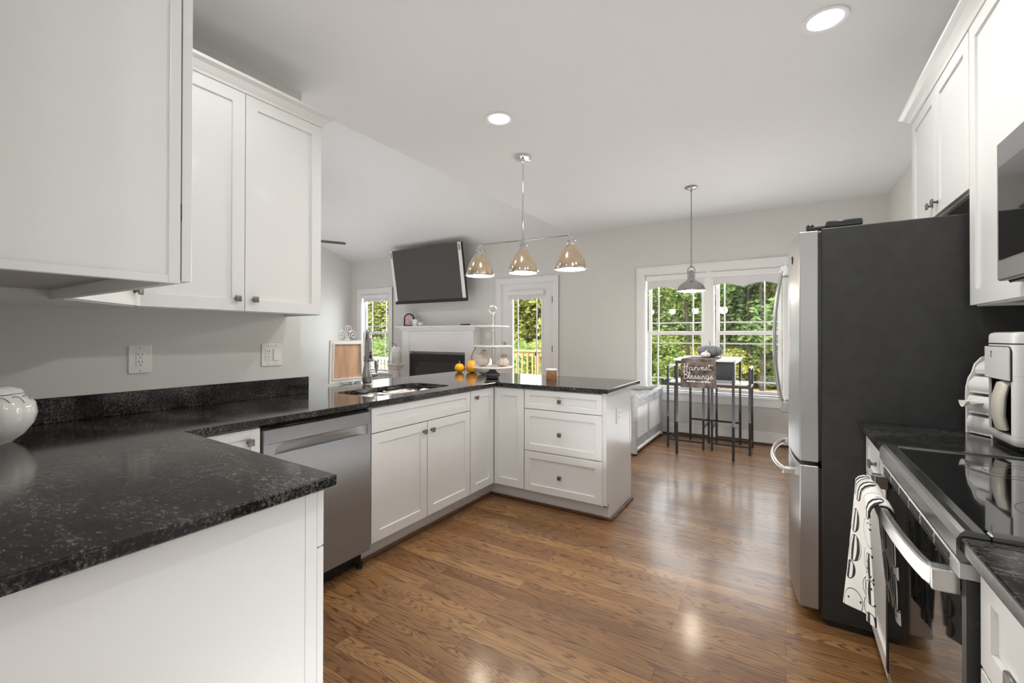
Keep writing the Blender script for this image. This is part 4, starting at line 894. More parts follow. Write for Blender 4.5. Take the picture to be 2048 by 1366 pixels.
# ================================================================== lights in the room
def can(x, y, label, e=9, vis=True):
    t = thing('recessed_light', label, 'ceiling light', (x, y, CZ))
    b = MB(); b.lathe([(0.072, CZ - 0.001), (0.096, CZ - 0.001), (0.094, CZ - 0.006), (0.076, CZ - 0.006), (0.070, CZ - 0.0015)], (x, y, 0), n=40, cap=False); b.build('trim_ring', trimw, t)
    b = MB(); b.lathe([(0.0001, CZ - 0.004), (0.072, CZ - 0.004), (0.074, CZ - 0.001)], (x, y, 0), n=40, cap=False); b.build('lens', canlight, t)
    l = lamp('can_lamp', 'SPOT', (x, y, CZ - 0.02), e * 4.2, WARM, spot_size=math.radians(160), spot_blend=0.6, shadow_soft_size=0.06)
    return t
can(-1.69, 2.56, 'round recessed ceiling light, farther one, left of the three-shade pendant')
can(0.165, 2.57, 'round recessed ceiling light at the top right, above the refrigerator aisle', 4)
can(-1.69, 0.95, 'round recessed ceiling light outside the frame over the near worktop', 3.5)
can(-0.15, 1.72, 'added unseen recessed ceiling light above the camera beside the range', 14)  # unseen fixture, added to brighten the sink run and left wall
can(-0.4, -1.2, 'added unseen recessed ceiling light in the room behind the camera')  # unseen fixture, added for more light from behind
for x, y in ((-4.2, 1.5), (-6.6, 1.4)):  # living room lights added as fill, kept out of view
    z = z0 + (D - y) * sl
    l = lamp('living_fill_spot', 'SPOT', (x, y, z - 0.08), 70, WARM, spot_size=math.radians(165), spot_blend=0.7, shadow_soft_size=0.09)
    t = thing('recessed_light', 'added recessed fill light in the sloped living room ceiling, out of the picture', 'ceiling light', (x, y, z), 'added sloped ceiling lights')
    MB().lathe([(0.0001, z - 0.035), (0.08, z - 0.035), (0.082, z - 0.02)], (x, y, 0), n=24, cap=False).build('lens', canlight, t)

# ------------------------------------------------------------------ three-shade linear pendant
cx, cy = -1.878, 3.211; zb = 2.083
t = thing('linear_pendant', 'polished nickel linear pendant with three mirrored dome shades over the peninsula', 'pendant light', (cx, cy, CZ))
b = MB(); b.lathe([(0.070, CZ - 0.001), (0.072, CZ - 0.012), (0.068, CZ - 0.022), (0.045, CZ - 0.024), (0.020, CZ - 0.026), (0.012, CZ - 0.045)], (cx, cy, 0), n=36); cn = b.build('canopy', chrome, t)
b = MB(); b.tube([(cx, cy, CZ - 0.03), (cx, cy, zb)], 0.0065, 14); b.build('rod', chrome, t)
ux, uy = math.cos(0.07), math.sin(0.07); HB = 0.425
b = MB(); b.tube([(cx - HB * ux, cy - HB * uy, zb), (cx + HB * ux, cy + HB * uy, zb)], 0.0065, 12)
b.lathe([(0.010, zb - 0.018), (0.016, zb - 0.012), (0.016, zb + 0.012), (0.010, zb + 0.018)], (cx, cy, 0), n=20)
for s in (-1, 1): b.lathe([(0.006, zb - 0.012), (0.010, zb - 0.008), (0.010, zb + 0.010), (0.004, zb + 0.016)], (cx + s * HB * ux, cy + s * HB * uy, 0), n=16)
b.build('crossbar', chrome, t)
def dome(x, y, zt, parent):
    zs = zt
    b = MB(); b.lathe([(0.008, zs), (0.012, zs - 0.008), (0.016, zs - 0.016), (0.025, zs - 0.022), (0.025, zs - 0.036), (0.031, zs - 0.040), (0.031, zs - 0.046), (0.024, zs - 0.050), (0.024, zs - 0.064), (0.037, zs - 0.070), (0.038, zs - 0.078)], (x, y, 0), n=28)
    for k in range(3):
        a = k * 2.094 + 0.4; b.tube([(x + 0.030 * math.cos(a), y + 0.030 * math.sin(a), zs - 0.043), (x + 0.044 * math.cos(a), y + 0.044 * math.sin(a), zs - 0.043)], 0.005, 8)
    sk = b.build('socket', chrome, parent)
    tb = ((0, .036), (.05, .044), (.12, .054), (.25, .072), (.38, .085), (.5, .096), (.65, .107), (.8, .115), (.92, .120), (1, .1215))
    prof = [(r_, zs - 0.076 - 0.186 * q) for q, r_ in tb]
    zr = prof[-1][1]
    b = MB(); b.lathe(prof, (x, y, 0), n=44, cap=False); b.lathe([(r - 0.003, z) for r, z in prof][::-1], (x, y, 0), n=44, cap=False); sh = b.build('shade', mirrorg, parent)
    b = MB(); b.lathe([(0.117, zr + 0.004), (0.128, zr + 0.003), (0.129, zr - 0.008), (0.124, zr - 0.012), (0.117, zr - 0.012)], (x, y, 0), n=44, cap=False)
    for k in range(3):
        a = k * 2.094 + 0.15; b.lathe([(0.007, -0.006), (0.009, 0.0), (0.007, 0.008)], M=Matrix.Translation((x + 0.134 * math.cos(a), y + 0.134 * math.sin(a), zr)), n=10)
    b.build('rim', chrome, sh)
    b = MB(); b.lathe([(0.0001, zr - 0.009), (0.117, zr - 0.009), (0.117, zr - 0.004), (0.0001, zr - 0.004)], (x, y, 0), n=40); b.build('diffuser', bulbm, sh)
    lamp('pendant_lamp', 'POINT', (x, y, zr - 0.05), 9, (1, 0.88, 0.70), shadow_soft_size=0.06)
for s in (-1, 0, 1): dome(cx + s * HB * ux, cy + s * HB * uy, zb - 0.006, t)
# ------------------------------------------------------------------ dining pendant
x, y = -0.806, 4.75
t = thing('pendant_light', 'brushed nickel single pendant hanging in front of the double window', 'pendant light', (x, y, CZ))
b = MB(); b.lathe([(0.060, CZ - 0.001), (0.062, CZ - 0.010), (0.050, CZ - 0.018), (0.012, CZ - 0.026), (0.010, CZ - 0.05)], (x, y, 0), n=32); b.build('canopy', nickel, t)
b = MB(); b.tube([(x, y, CZ - 0.03), (x, y, 1.985)], 0.0055, 12); b.build('rod', nickel, t)
b = MB()
pp = [(x + 0.032 * math.cos(q), y, 1.945 + 0.032 * math.sin(q)) for q in [math.pi * k / 10 for k in range(11)]]
b.tube([(x + 0.032, y, 1.865)] + pp + [(x - 0.032, y, 1.865)], 0.005, 8); b.lathe([(0.022, 1.86), (0.022, 1.93), (0.012, 1.94)], (x, y, 0), n=20); b.lathe([(0.008, 1.965), (0.014, 1.975), (0.008, 1.99)], (x, y, 0), n=16); b.build('yoke', nickel, t)
prof = [(0.030, 1.872), (0.033, 1.855), (0.048, 1.835), (0.080, 1.815), (0.108, 1.795), (0.125, 1.770), (0.132, 1.745)]
b = MB(); b.lathe(prof, (x, y, 0), n=44, cap=False); b.lathe([(r - 0.003, z) for r, z in prof][::-1], (x, y, 0), n=44, cap=False); sh = b.build('shade', nickel, t)
b = MB(); b.lathe([(0.130, 1.748), (0.140, 1.744), (0.141, 1.734), (0.132, 1.730)], (x, y, 0), n=44, cap=False)
for k in range(3):
    a = k * 2.094 + 0.3; b.tube([(x + 0.138 * math.cos(a), y + 0.138 * math.sin(a), 1.742), (x + 0.150 * math.cos(a), y + 0.150 * math.sin(a), 1.736)], 0.005, 8)
b.build('rim', nickel, sh)
b = MB(); b.lathe([(0.0001, 1.718), (0.06, 1.721), (0.11, 1.728), (0.131, 1.735), (0.0001, 1.736)], (x, y, 0), n=40); b.build('diffuser', bulbm, sh)
lamp('pendant_lamp', 'POINT', (x, y, 1.68), 9, (1, 0.88, 0.70), shadow_soft_size=0.06)
# ------------------------------------------------------------------ ceiling fan
hx, hy, hz = -5.70, 3.56, 2.60; zc = z0 + (D - hy) * sl
t = thing('ceiling_fan', 'dark bladed ceiling fan in the living room, one blade showing past the wall cabinet', 'ceiling fan', (hx, hy, zc))
b = MB(); b.tube([(hx, hy, zc - 0.005), (hx, hy, hz + 0.06)], 0.013, 12); b.lathe([(0.07, zc - 0.03), (0.06, zc - 0.09), (0.02, zc - 0.11)], (hx, hy, 0)); b.build('downrod', knobm, t)
b = MB(); b.lathe([(0.02, hz + 0.10), (0.09, hz + 0.07), (0.11, hz + 0.02), (0.10, hz - 0.04), (0.05, hz - 0.09), (0.001, hz - 0.10)], (hx, hy, 0)); b.build('motor', knobm, t)
darkb = paint('fan_blade', (0.055, 0.05, 0.048), 0.5, var=0.2, scale=6)
for k in range(5):
    Mf = Matrix.Translation((hx, hy, hz)) @ Matrix.Rotation(math.radians(60 + 72 * k), 4, 'Z') @ Matrix.Rotation(math.radians(24), 4, 'X')
    b = MB(); b.prism([(0.10, -0.025), (0.20, -0.055), (0.62, -0.066), (0.66, -0.05), (0.67, 0), (0.66, 0.05), (0.62, 0.066), (0.20, 0.055), (0.10, 0.025)], -0.004, 0.004, Mf); b.build('blade', darkb, t)

# ================================================================== living room side
MY = 5.83   # front of the mantel pilasters
t = thing('fireplace_mantel', 'white fireplace mantel with crown shelf and plain pilasters on the far wall', 'mantel', (-5.15, 5.92, 0))
b = MB(); b.box(-6.10, -4.20, 5.77, D - 0.001, 1.425, 1.452, 0.004)
for k, (o_, z) in enumerate(((0.035, 1.405), (0.02, 1.385), (0.008, 1.365))): b.box(-5.98 - o_, -4.32 + o_, MY - 0.01 - o_, D - 0.001, z - 0.001, z + 0.020, 0.003)
b.build('shelf', trimw, t)
b = MB(); b.box(-5.784, -4.516, MY, D - 0.062, 1.001, 1.3635, 0.002); b.box(-5.784, -4.516, MY - 0.008, MY, 1.31, 1.350, 0.003); b.build('frieze', trimw, t)
for x0_, x1_ in ((-5.96, -5.785), (-4.515, -4.34)):
    b = MB(); b.box(x0_, x1_, MY - 0.012, D - 0.001, 0.0, 1.3635, 0.003); b.box(x0_ - 0.01, x1_ + 0.01, MY - 0.022, MY - 0.010, 0.0, 0.16, 0.003); b.build('pilaster', trimw, t)
b = MB(); b.box(-5.7845, -4.5155, D - 0.061, D - 0.002, 0.0, 1.363); b.build('surround_panel', trimw, t)
t = thing('electric_fireplace', 'black electric fireplace insert with smoked glass front in the white mantel', 'fireplace', (-5.15, 5.9, 0.30))
b = MB(); b.box(-5.78, -4.52, 5.835, D - 0.061, 0.30, 0.955, 0.006); bdy = b.build('body', blackp, t)
b = MB(); b.box(-5.775, -4.525, 5.826, 5.836, 0.305, 0.950, 0.004); fr = b.build('front_frame', fridged, t)
b = MB(); b.box(-5.66, -4.64, 5.820, 5.827, 0.36, 0.82); b.build('glass_front', blackg, fr)
b = MB()
for a_, c_ in ((-5.66, -5.50), (-5.27, -5.03), (-4.86, -4.68)): b.box(a_, c_, 5.8235, 5.827, 0.865, 0.905, 0.001)
b.build('air_vents', slotb, fr)
# things on the mantel shelf (z 1.452)
t = thing('arched_frame', 'small arched black frame with pink artwork on the mantel shelf', 'picture frame', (-5.83, 5.86, 1.453))
ar = lambda w, h, n=12: [(-w, 0), (w, 0)] + [(w * math.cos(math.pi * k / n), h - w + w * math.sin(math.pi * k / n)) for k in range(n + 1)]
Mf = frame_mat((-5.83, 5.86, 1.453), Vector((0.25, -1, 0)))
b = MB(); o_, i_ = ar(0.105, 0.235), [(p[0], p[1] + 0.015) for p in ar(0.082, 0.20)]; b.prism(o_, -0.02, 0.0, Mf, [i_]); b.build('frame', blackp, t)
b = MB(); b.prism([(p[0] * 1.02, p[1]) for p in i_], -0.014, -0.008, Mf); b.build('artwork', pinkart, t)
tag(MB().box(-5.725, -5.625, 5.84, 5.90, 1.4525, 1.575, 0.003).build('decor_block', plateW), 'white square block leaning beside the arched frame on the mantel shelf', 'block')
def pumpkin(name, label, x, y, z, r, h, mat, smat, ribs=8, depth=0.08, stem=None, group=None, sr=0.008):
    t = thing(name, label, 'pumpkin', (x, y, z), group)
    f = lambda a: 1 - depth * abs(math.cos(ribs * a / 2)) ** 5
    n = 12; prof = []
    for k in range(n + 1):
        q = -math.pi / 2 + math.pi * k / n; rr = r * max(0.0, math.cos(q)) ** 0.75; zz = z + h / 2 + h / 2 * math.sin(q)
        if k == n: rr = 0.0001; zz -= h * 0.06
        if k == 0: rr = r * 0.25; zz = z + 0.0005
        prof.append((max(rr, 0.0001), zz))
    MB().lathe(prof, (x, y, 0), n=ribs * 8, fn=f).build('body', mat, t)
    st = stem or [(0, 0, 0), (0.004, 0.003, 0.5), (0.015, 0.008, 1.0)]
    m = len(st); MB().tube([(x + p[0], y + p[1], z + h * 0.93 + p[2] * h * 0.35 if stem is None else z + h * 0.93 + p[2]) for p in st], [sr * (1.4 - 0.7 * k / (m - 1)) for k in range(m)], 10).build('stem', smat, t)
    return t
pumpkin('small_pumpkin', 'small white pumpkin on the mantel shelf right of the white block', -5.545, 5.87, 1.4525, 0.052, 0.075, ceram, stemg)
tag(MB().box(-4.60, -4.42, 5.80, 5.845, 1.4525, 1.474, 0.006, seg=2).build('remote_control', blackp), 'black remote control lying on the right end of the mantel shelf', 'remote')
# pedestal with pumpkin
px0, py0 = -5.90, 5.62
t = thing('pedestal', 'white fluted wooden pedestal column standing beside the mantel', 'pedestal', (px0, py0, 0))
b = MB(); b.box(px0 - 0.12, px0 + 0.12, py0 - 0.12, py0 + 0.12, 0.0, 0.06, 0.006); b.box(px0 - 0.10, px0 + 0.10, py0 - 0.10, py0 + 0.10, 0.06, 0.10, 0.006); b.build('base', trimw, t)
b = MB(); b.lathe([(0.085, 0.10), (0.075, 0.16), (0.068, 0.50), (0.070, 0.62), (0.078, 0.66), (0.072, 0.69)], (px0, py0, 0), n=48, fn=lambda a: 1 - 0.06 * abs(math.cos(8 * a))); b.build('shaft', trimw, t)
b = MB(); b.box(px0 - 0.085, px0 + 0.085, py0 - 0.085, py0 + 0.085, 0.69, 0.74, 0.006); b.box(px0 - 0.105, px0 + 0.105, py0 - 0.105, py0 + 0.105, 0.74, 0.78, 0.006); b.build('capital', trimw, t)
t = thing('pumpkin_jar', 'tall white jar with pumpkin lid and dark curled stem on the pedestal', 'jar', (px0, py0, 0.7805))
b = MB(); b.lathe([(0.075, 0.781), (0.09, 0.80), (0.092, 0.90), (0.088, 0.985)], (px0, py0, 0), n=36); b.build('jar', ceram, t)
b = MB(); b.lathe([(0.092, 0.987), (0.088, 1.03), (0.070, 1.07), (0.035, 1.09), (0.001, 1.085)], (px0, py0, 0), n=48, fn=lambda a: 1 - 0.06 * abs(math.cos(4 * a)) ** 4); b.build('lid', ceram, t)
b = MB(); b.tube([(px0, py0, 1.085), (px0 - 0.005, py0, 1.11), (px0 - 0.03, py0 - 0.02, 1.135), (px0 - 0.06, py0 - 0.04, 1.14)], [0.010, 0.008, 0.006, 0.005], 8); b.build('stem', stemg, t)
# ------------------------------------------------------------------ television
TW, TH, TT = 1.649, 0.96, -0.009; tc = Vector((-5.26, 5.70, 2.324)); til = 0.165
uu = Vector((math.cos(TT), math.sin(TT), 0)); n0 = Vector((math.sin(TT), -math.cos(TT), 0)); vv = math.cos(til) * Vector((0, 0, 1)) + math.sin(til) * n0; nn = uu.cross(vv)
Mt = Matrix.Translation(tc) @ Matrix((uu, vv, nn)).transposed().to_4x4()
t = thing('television', 'large grey wall television tilted down with white strips at both sides, above the mantel', 'television', tc)
b = MB(); b.box(-TW / 2, TW / 2, -TH / 2, TH / 2, -0.045, -0.004, 0.006, M=Mt); b.build('back_shell', blackp, t)
b = MB(); b.box(-TW / 2 + 0.060, TW / 2 - 0.082, -TH / 2 + 0.055, TH / 2 - 0.004, -0.004, 0.0, M=Mt); b.build('screen', greyg, t)
b = MB(); b.box(-TW / 2, TW / 2, -TH / 2, -TH / 2 + 0.054, -0.004, 0.003, 0.001, M=Mt); b.build('bottom_bezel', blackp, t)
for a_, c_ in ((-TW / 2, -TW / 2 + 0.059), (TW / 2 - 0.081, TW / 2 - 0.012)):
    b = MB(); b.box(a_, c_, -TH / 2 + 0.055, TH / 2 - 0.002, -0.004, 0.002, 0.001, M=Mt); st_ = b.build('side_strip', trimw, t)
    b = MB(); b.box(a_ + 0.012, c_ - 0.012, TH / 2 - 0.13, TH / 2 - 0.03, 0.0021, 0.003, M=Mt); b.build('corner_label', paint('gold_label', (0.35, 0.33, 0.20), 0.5), st_)
b = MB(); b.box(-0.25, 0.25, -0.18, 0.18, -0.075, -0.046, M=Mt); b.tube([(-5.26, 5.75, 2.30), (-5.26, 5.99, 2.30)], 0.03, 12); b.box(-5.46, -5.06, 5.985, 6.018, 2.15, 2.45); b.build('wall_mount', blackp, t)

# ================================================================== things on the worktop (z 0.914)
ZT = 0.9145
# framed sign on scroll easel
t = thing('framed_board', 'small white framed board with bare wood centre and white scroll easel, by the faucet', 'sign', (-2.80, 2.17, ZT))
Mf = frame_mat((-2.795, 2.172, 0.0), (1, 0, 0)) @ Matrix.Rotation(math.radians(0), 4, 'X')
sgn = MB(); sgn.prism([(-0.155, 0.928), (0.155, 0.928), (0.147, 1.238), (-0.147, 1.238)], -0.012, 0.004, Mf, [[(-0.124, 0.958), (0.128, 0.958), (0.120, 1.210), (-0.115, 1.210)]]); sgn.prism([(-0.134, 0.948), (0.138, 0.948), (0.130, 1.220), (-0.125, 1.220)], 0.0045, 0.009, Mf, [[(-0.124, 0.958), (0.128, 0.958), (0.120, 1.210), (-0.115, 1.210)]]); sgn.build('frame', trimw, t)
MB().prism([(-0.124, 0.956), (0.129, 0.956), (0.121, 1.212), (-0.116, 1.212)], -0.008, -0.003, Mf).build('wood_panel', woodc, t)
def spiral(cx_, cz_, r0, turns, s, a0, n=30):
    return [(cx_ + s * (r0 * (1 - 0.8 * k / n)) * math.cos(a0 + turns * 2 * math.pi * k / n), cz_ + (r0 * (1 - 0.8 * k / n)) * math.sin(a0 + turns * 2 * math.pi * k / n), 0.0) for k in range(n + 1)]
b = MB()
b.tube([(0.0, 1.238, 0)] + [(0.01, 1.262, 0)] + [p for p in spiral(0.052, 1.280, 0.036, -1.4, 1, math.pi * 1.1)], 0.0035, 7, M=Mf)
b.tube([(0.0, 1.238, 0)] + [(-0.01, 1.262, 0)] + [p for p in spiral(-0.052, 1.280, 0.036, -1.4, -1, math.pi * 1.1)], 0.0035, 7, M=Mf)
b.tube([(0.0, 1.250, 0), (-0.005, 1.29, 0)] + spiral(0.012, 1.322, 0.032, -1.5, 1, math.pi * 1.15), 0.0035, 7, M=Mf)
b.box(-0.022, 0.022, 1.236, 1.250, -0.004, 0.004, M=Mf)
b.build('scroll_top', trimw, t)
b = MB()
for s in (-1, 1): b.tube([(s * 0.08, 0.945, -0.012), (s * 0.05, 0.928, 0.012), (s * 0.03, 0.918, 0.03), (s * 0.01, 0.919, 0.035)], 0.0035, 7, M=Mf)
b.tube([(0, 1.20, -0.016), (0, 1.05, -0.035), (0, 0.919, -0.050)], 0.0035, 7, M=Mf)
b.build('easel_foot', trimw, t)
# gourds
t = pumpkin('yellow_gourd', 'small round yellow gourd, left one on the worktop corner', -2.735, 3.44, ZT, 0.047, 0.088, gourdy, stemg, 10, 0.015, [(0, 0, -0.004), (0, 0, 0.012), (-0.004, 0.002, 0.030)], sr=0.006)
t = thing('orange_gourd', 'larger orange gourd with long curved stem, right behind the small yellow one', 'gourd', (-2.625, 3.50, ZT))
b = MB(); b.lathe([(0.02, ZT), (0.048, ZT + 0.008), (0.064, ZT + 0.035), (0.062, ZT + 0.065), (0.050, ZT + 0.095), (0.034, ZT + 0.112), (0.014, ZT + 0.120), (0.0001, ZT + 0.12)], (-2.625, 3.50, 0), n=40); b.build('body', gourdo, t)
b = MB(); b.tube([(-2.625, 3.50, ZT + 0.115), (-2.63, 3.50, ZT + 0.15), (-2.625, 3.503, ZT + 0.18), (-2.605, 3.51, ZT + 0.22), (-2.59, 3.515, ZT + 0.25)], [0.013, 0.009, 0.007, 0.006, 0.007], 10); b.build('stem', stemg, t)
# three tier stand
sx, sy = -2.108, 3.10
t = thing('tiered_stand', 'three-tier serving stand with white marble plates and silver ring top', 'tiered stand', (sx, sy, ZT))
b = MB(); b.lathe([(0.045, ZT), (0.060, ZT + 0.006), (0.062, ZT + 0.012), (0.050, ZT + 0.016), (0.064, ZT + 0.022), (0.072, ZT + 0.032), (0.072, ZT + 0.040), (0.064, ZT + 0.048), (0.040, ZT + 0.058), (0.028, ZT + 0.072), (0.026, ZT + 0.082), (0.04, ZT + 0.086)], (sx, sy, 0), n=40); b.build('pedestal_base', silverp, t)
for z, r, nme in ((1.004, 0.178, 'bottom_plate'), (1.180, 0.165, 'middle_plate'), (1.346, 0.140, 'top_plate')):
    b = MB(); b.lathe([(0.0001, z), (r - 0.004, z), (r, z + 0.004), (r, z + 0.010), (r - 0.003, z + 0.013), (0.0001, z + 0.013)], (sx, sy, 0), n=56); b.build(nme, marblew, t)
b = MB()
for za, zc_ in ((1.017, 1.180), (1.193, 1.346), (1.359, 1.445)):
    n = 8; b.lathe([((0.0085 if k % 2 else 0.0055), za + (zc_ - za) * k / n) for k in range(n + 1)], (sx, sy, 0), n=14)
b.build('stem', chrome, t)
b = MB(); b.lathe([(0.008, 1.445), (0.010, 1.455), (0.006, 1.466)], (sx, sy, 0), n=14); Mr = Matrix.Translation((sx, sy, 1.497)) @ Matrix.Rotation(0.5, 4, 'Z')
b.tube([(0.031 * math.cos(q), 0, 0.031 * math.sin(q)) for q in [2 * math.pi * k / 32 for k in range(32)]], 0.0045, 10, M=Mr, closed=True); b.build('ring_handle', chrome, t)
zp = 1.0175
tt = pumpkin('ceramic_pumpkin', 'cream pumpkin with a lid line on the bottom tier, left of the stem', sx - 0.085, sy - 0.03, zp, 0.066, 0.112, creamc, silverp, 9, 0.05, [(0, 0, 0), (0.0, 0, 0.02), (0.012, 0.004, 0.032), (0.03, 0.006, 0.022)])
b = MB(); b.lathe([(0.0655, zp + 0.072), (0.0668, zp + 0.074), (0.0655, zp + 0.076)], (sx - 0.085, sy - 0.03, 0), n=72, fn=lambda a: 1 - 0.05 * abs(math.cos(4.5 * a)) ** 5, cap=False); b.build('lid_line', creamp, tt)
pumpkin('ceramic_pumpkin', 'small ribbed cream pumpkin on the bottom tier, right of the stem', sx + 0.080, sy + 0.035, zp, 0.054, 0.072, creamc, silverp, 12, 0.10)
pumpkin('ceramic_pumpkin', 'glossy white pumpkin standing on the worktop behind the tiered stand', -2.42, 3.42, ZT, 0.085, 0.165, ceram, silverp, 8, 0.07, [(0, 0, 0), (0.002, 0, 0.015), (0.02, 0.004, 0.022), (0.035, 0.006, 0.012)], sr=0.012)
# candle jar
jx, jy = -1.640, 3.275
t = thing('candle_jar', 'round wooden candle jar with white lid and engraved lettering on the peninsula', 'candle', (jx, jy, ZT))
b = MB(); b.lathe([(0.042, ZT), (0.044, ZT + 0.003), (0.044, ZT + 0.074), (0.042, ZT + 0.076)], (jx, jy, 0), n=40); jb = b.build('jar', jarw, t)
b = MB(); b.lathe([(0.0445, ZT + 0.0765), (0.0455, ZT + 0.079), (0.0455, ZT + 0.086), (0.043, ZT + 0.089)], (jx, jy, 0), n=40); b.build('lid', plateW, t)
b = MB()
va = math.atan2(-jy, -jx)
for r_, zz in enumerate((0.056, 0.046, 0.036, 0.027, 0.018)):
    for k in range(4 if r_ % 2 else 5):
        a = va + (k - (1.5 if r_ % 2 else 2)) * 0.17
        p = lambda da, dz: (jx + 0.0445 * math.cos(a + da), jy + 0.0445 * math.sin(a + da), ZT + zz + dz)
        sh_ = [[(-.05, -.003), (-.05, .003), (.05, .003)], [(-.05, 0), (.05, 0), (.05, .003)], [(0, -.003), (0, .003), (.05, -.003)]][(k + r_) % 3]
        b.tube([p(*q) for q in sh_], 0.0007, 5)
b.build('engraving', stemg, jb)

# ================================================================== dining corner
# bar table
TX0, TX1, TY0, TY1, TZT = -1.045, -0.425, 4.99, 5.86, 1.03
t = thing('bar_table', 'tall bar table with white marble top and black metal legs by the window', 'table', ((TX0 + TX1) / 2, (TY0 + TY1) / 2, 0))
b = MB(); b.prism(rrect(TX0, TX1, TY0, TY1, 0.045), TZT - 0.018, TZT); o = b.build('tabletop', marblew, t); md = o.modifiers.new('e', 'BEVEL'); md.width = 0.003; md.limit_method = 'ANGLE'; md.angle_limit = math.radians(60)
LX0, LX1, LY0, LY1 = TX0 + 0.045, TX1 - 0.025, TY0 + 0.03, TY1 - 0.03; w_ = 0.0125
for x in (LX0, LX1):
    for y in (LY0, LY1): MB().box(x - w_, x + w_, y - w_, y + w_, 0, TZT - 0.019, 0.002).build('leg', blackm, t)
b = MB()
for y in (LY0, LY1): b.box(LX0 + w_, LX1 - w_, y - 0.010, y + 0.010, TZT - 0.044, TZT - 0.019)
for x in (LX0, LX1): b.box(x - 0.010, x + 0.010, LY0 + w_, LY1 - w_, TZT - 0.044, TZT - 0.019)
b.build('top_rail', blackm, t)
b = MB(); b.box(LX0 + w_, LX1 - w_, LY1 - 0.009, LY1 + 0.009, 0.245, 0.265); b.build('cross_rail', blackm, t)
b = MB(); xm = (LX0 + LX1) / 2; b.box(xm - 0.010, xm + 0.010, LY0 + 0.28, LY1 - 0.0095, 0.246, 0.264); b.box(LX0 + w_, LX1 - w_, LY0 + 0.27, LY0 + 0.29, 0.245, 0.265)
# bar stools
def stool(x0_, x1_, y0_, y1_, outer, label):
    t = thing('bar_stool', label, 'stool', ((x0_ + x1_) / 2, (y0_ + y1_) / 2, 0), 'bar stools at the table')
    xo, xi = (x0_, x1_) if outer < 0 else (x1_, x0_); h = 0.0115
    MB().prism(rrect(x0_ + 0.012, x1_ - 0.012, y0_ + 0.0, y1_ - 0.0, 0.02), 0.737, 0.755).build('seat', marblew, t)
    for y in (y0_, y1_):
        MB().box(xo - h, xo + h, y - h, y + h, 0, 0.935, 0.002).build('back_post', blackm, t)
        MB().box(xi - h, xi + h, y - h, y + h, 0, 0.736, 0.002).build('leg', blackm, t)
    MB().box(xo - h, xo + h, y0_ + h + 0.0005, y1_ - h - 0.0005, 0.912, 0.935, 0.002).build('back_rail', blackm, t)
    b = MB(); b.box(x0_ + h, x1_ - h, y0_ - 0.009, y0_ + 0.009, 0.712, 0.7365); b.box(x0_ + h, x1_ - h, y1_ - 0.009, y1_ + 0.009, 0.712, 0.7365); b.box(x0_ - 0.009, x0_ + 0.009, y0_ + h, y1_ - h, 0.712, 0.7365); b.box(x1_ - 0.009, x1_ + 0.009, y0_ + h, y1_ - h, 0.712, 0.7365); b.build('seat_frame', blackm, t)
    b = MB(); b.box(x0_ + h, x1_ - h, y0_ - 0.008, y0_ + 0.008, 0.075, 0.092); b.box(x0_ + h, x1_ - h, y1_ - 0.008, y1_ + 0.008, 0.075, 0.092); b.box(xo - 0.008, xo + 0.008, y0_ + h, y1_ - h, 0.075, 0.092); b.box(xi - 0.008, xi + 0.008, y0_ + h, y1_ - h, 0.245, 0.262); b.build('foot_rail', blackm, t)
stool(-1.160, -0.778, 5.33, 5.735, -1, 'black metal bar stool with white seat, left one tucked under the table')
stool(-0.694, -0.322, 5.36, 5.755, 1, 'black metal bar stool with white seat, right one nearest the refrigerator')
# runner with lettering
def runner(u, v):
    w = 0.335; xx = -0.945 + w * u
    L1, L2 = 0.62, 0.300; s = v * (L1 + L2)
    if s < L1: return (xx, TY0 + 0.60 - s * (0.60 + 0.004) / L1 , TZT + 0.0035)
    g = (s - L1) / L2; return (xx + 0.012 * g * (1 - 2 * u) * -1, TY0 - 0.010 - 0.006 * math.sin(u * 14) * g, TZT + 0.002 - (s - L1))
o = MB().grid(runner, 40, 40, 0.0025).build('table_runner', clothr); tag(o, 'dark brown floral table runner with pale script lettering over the table front', 'table runner')
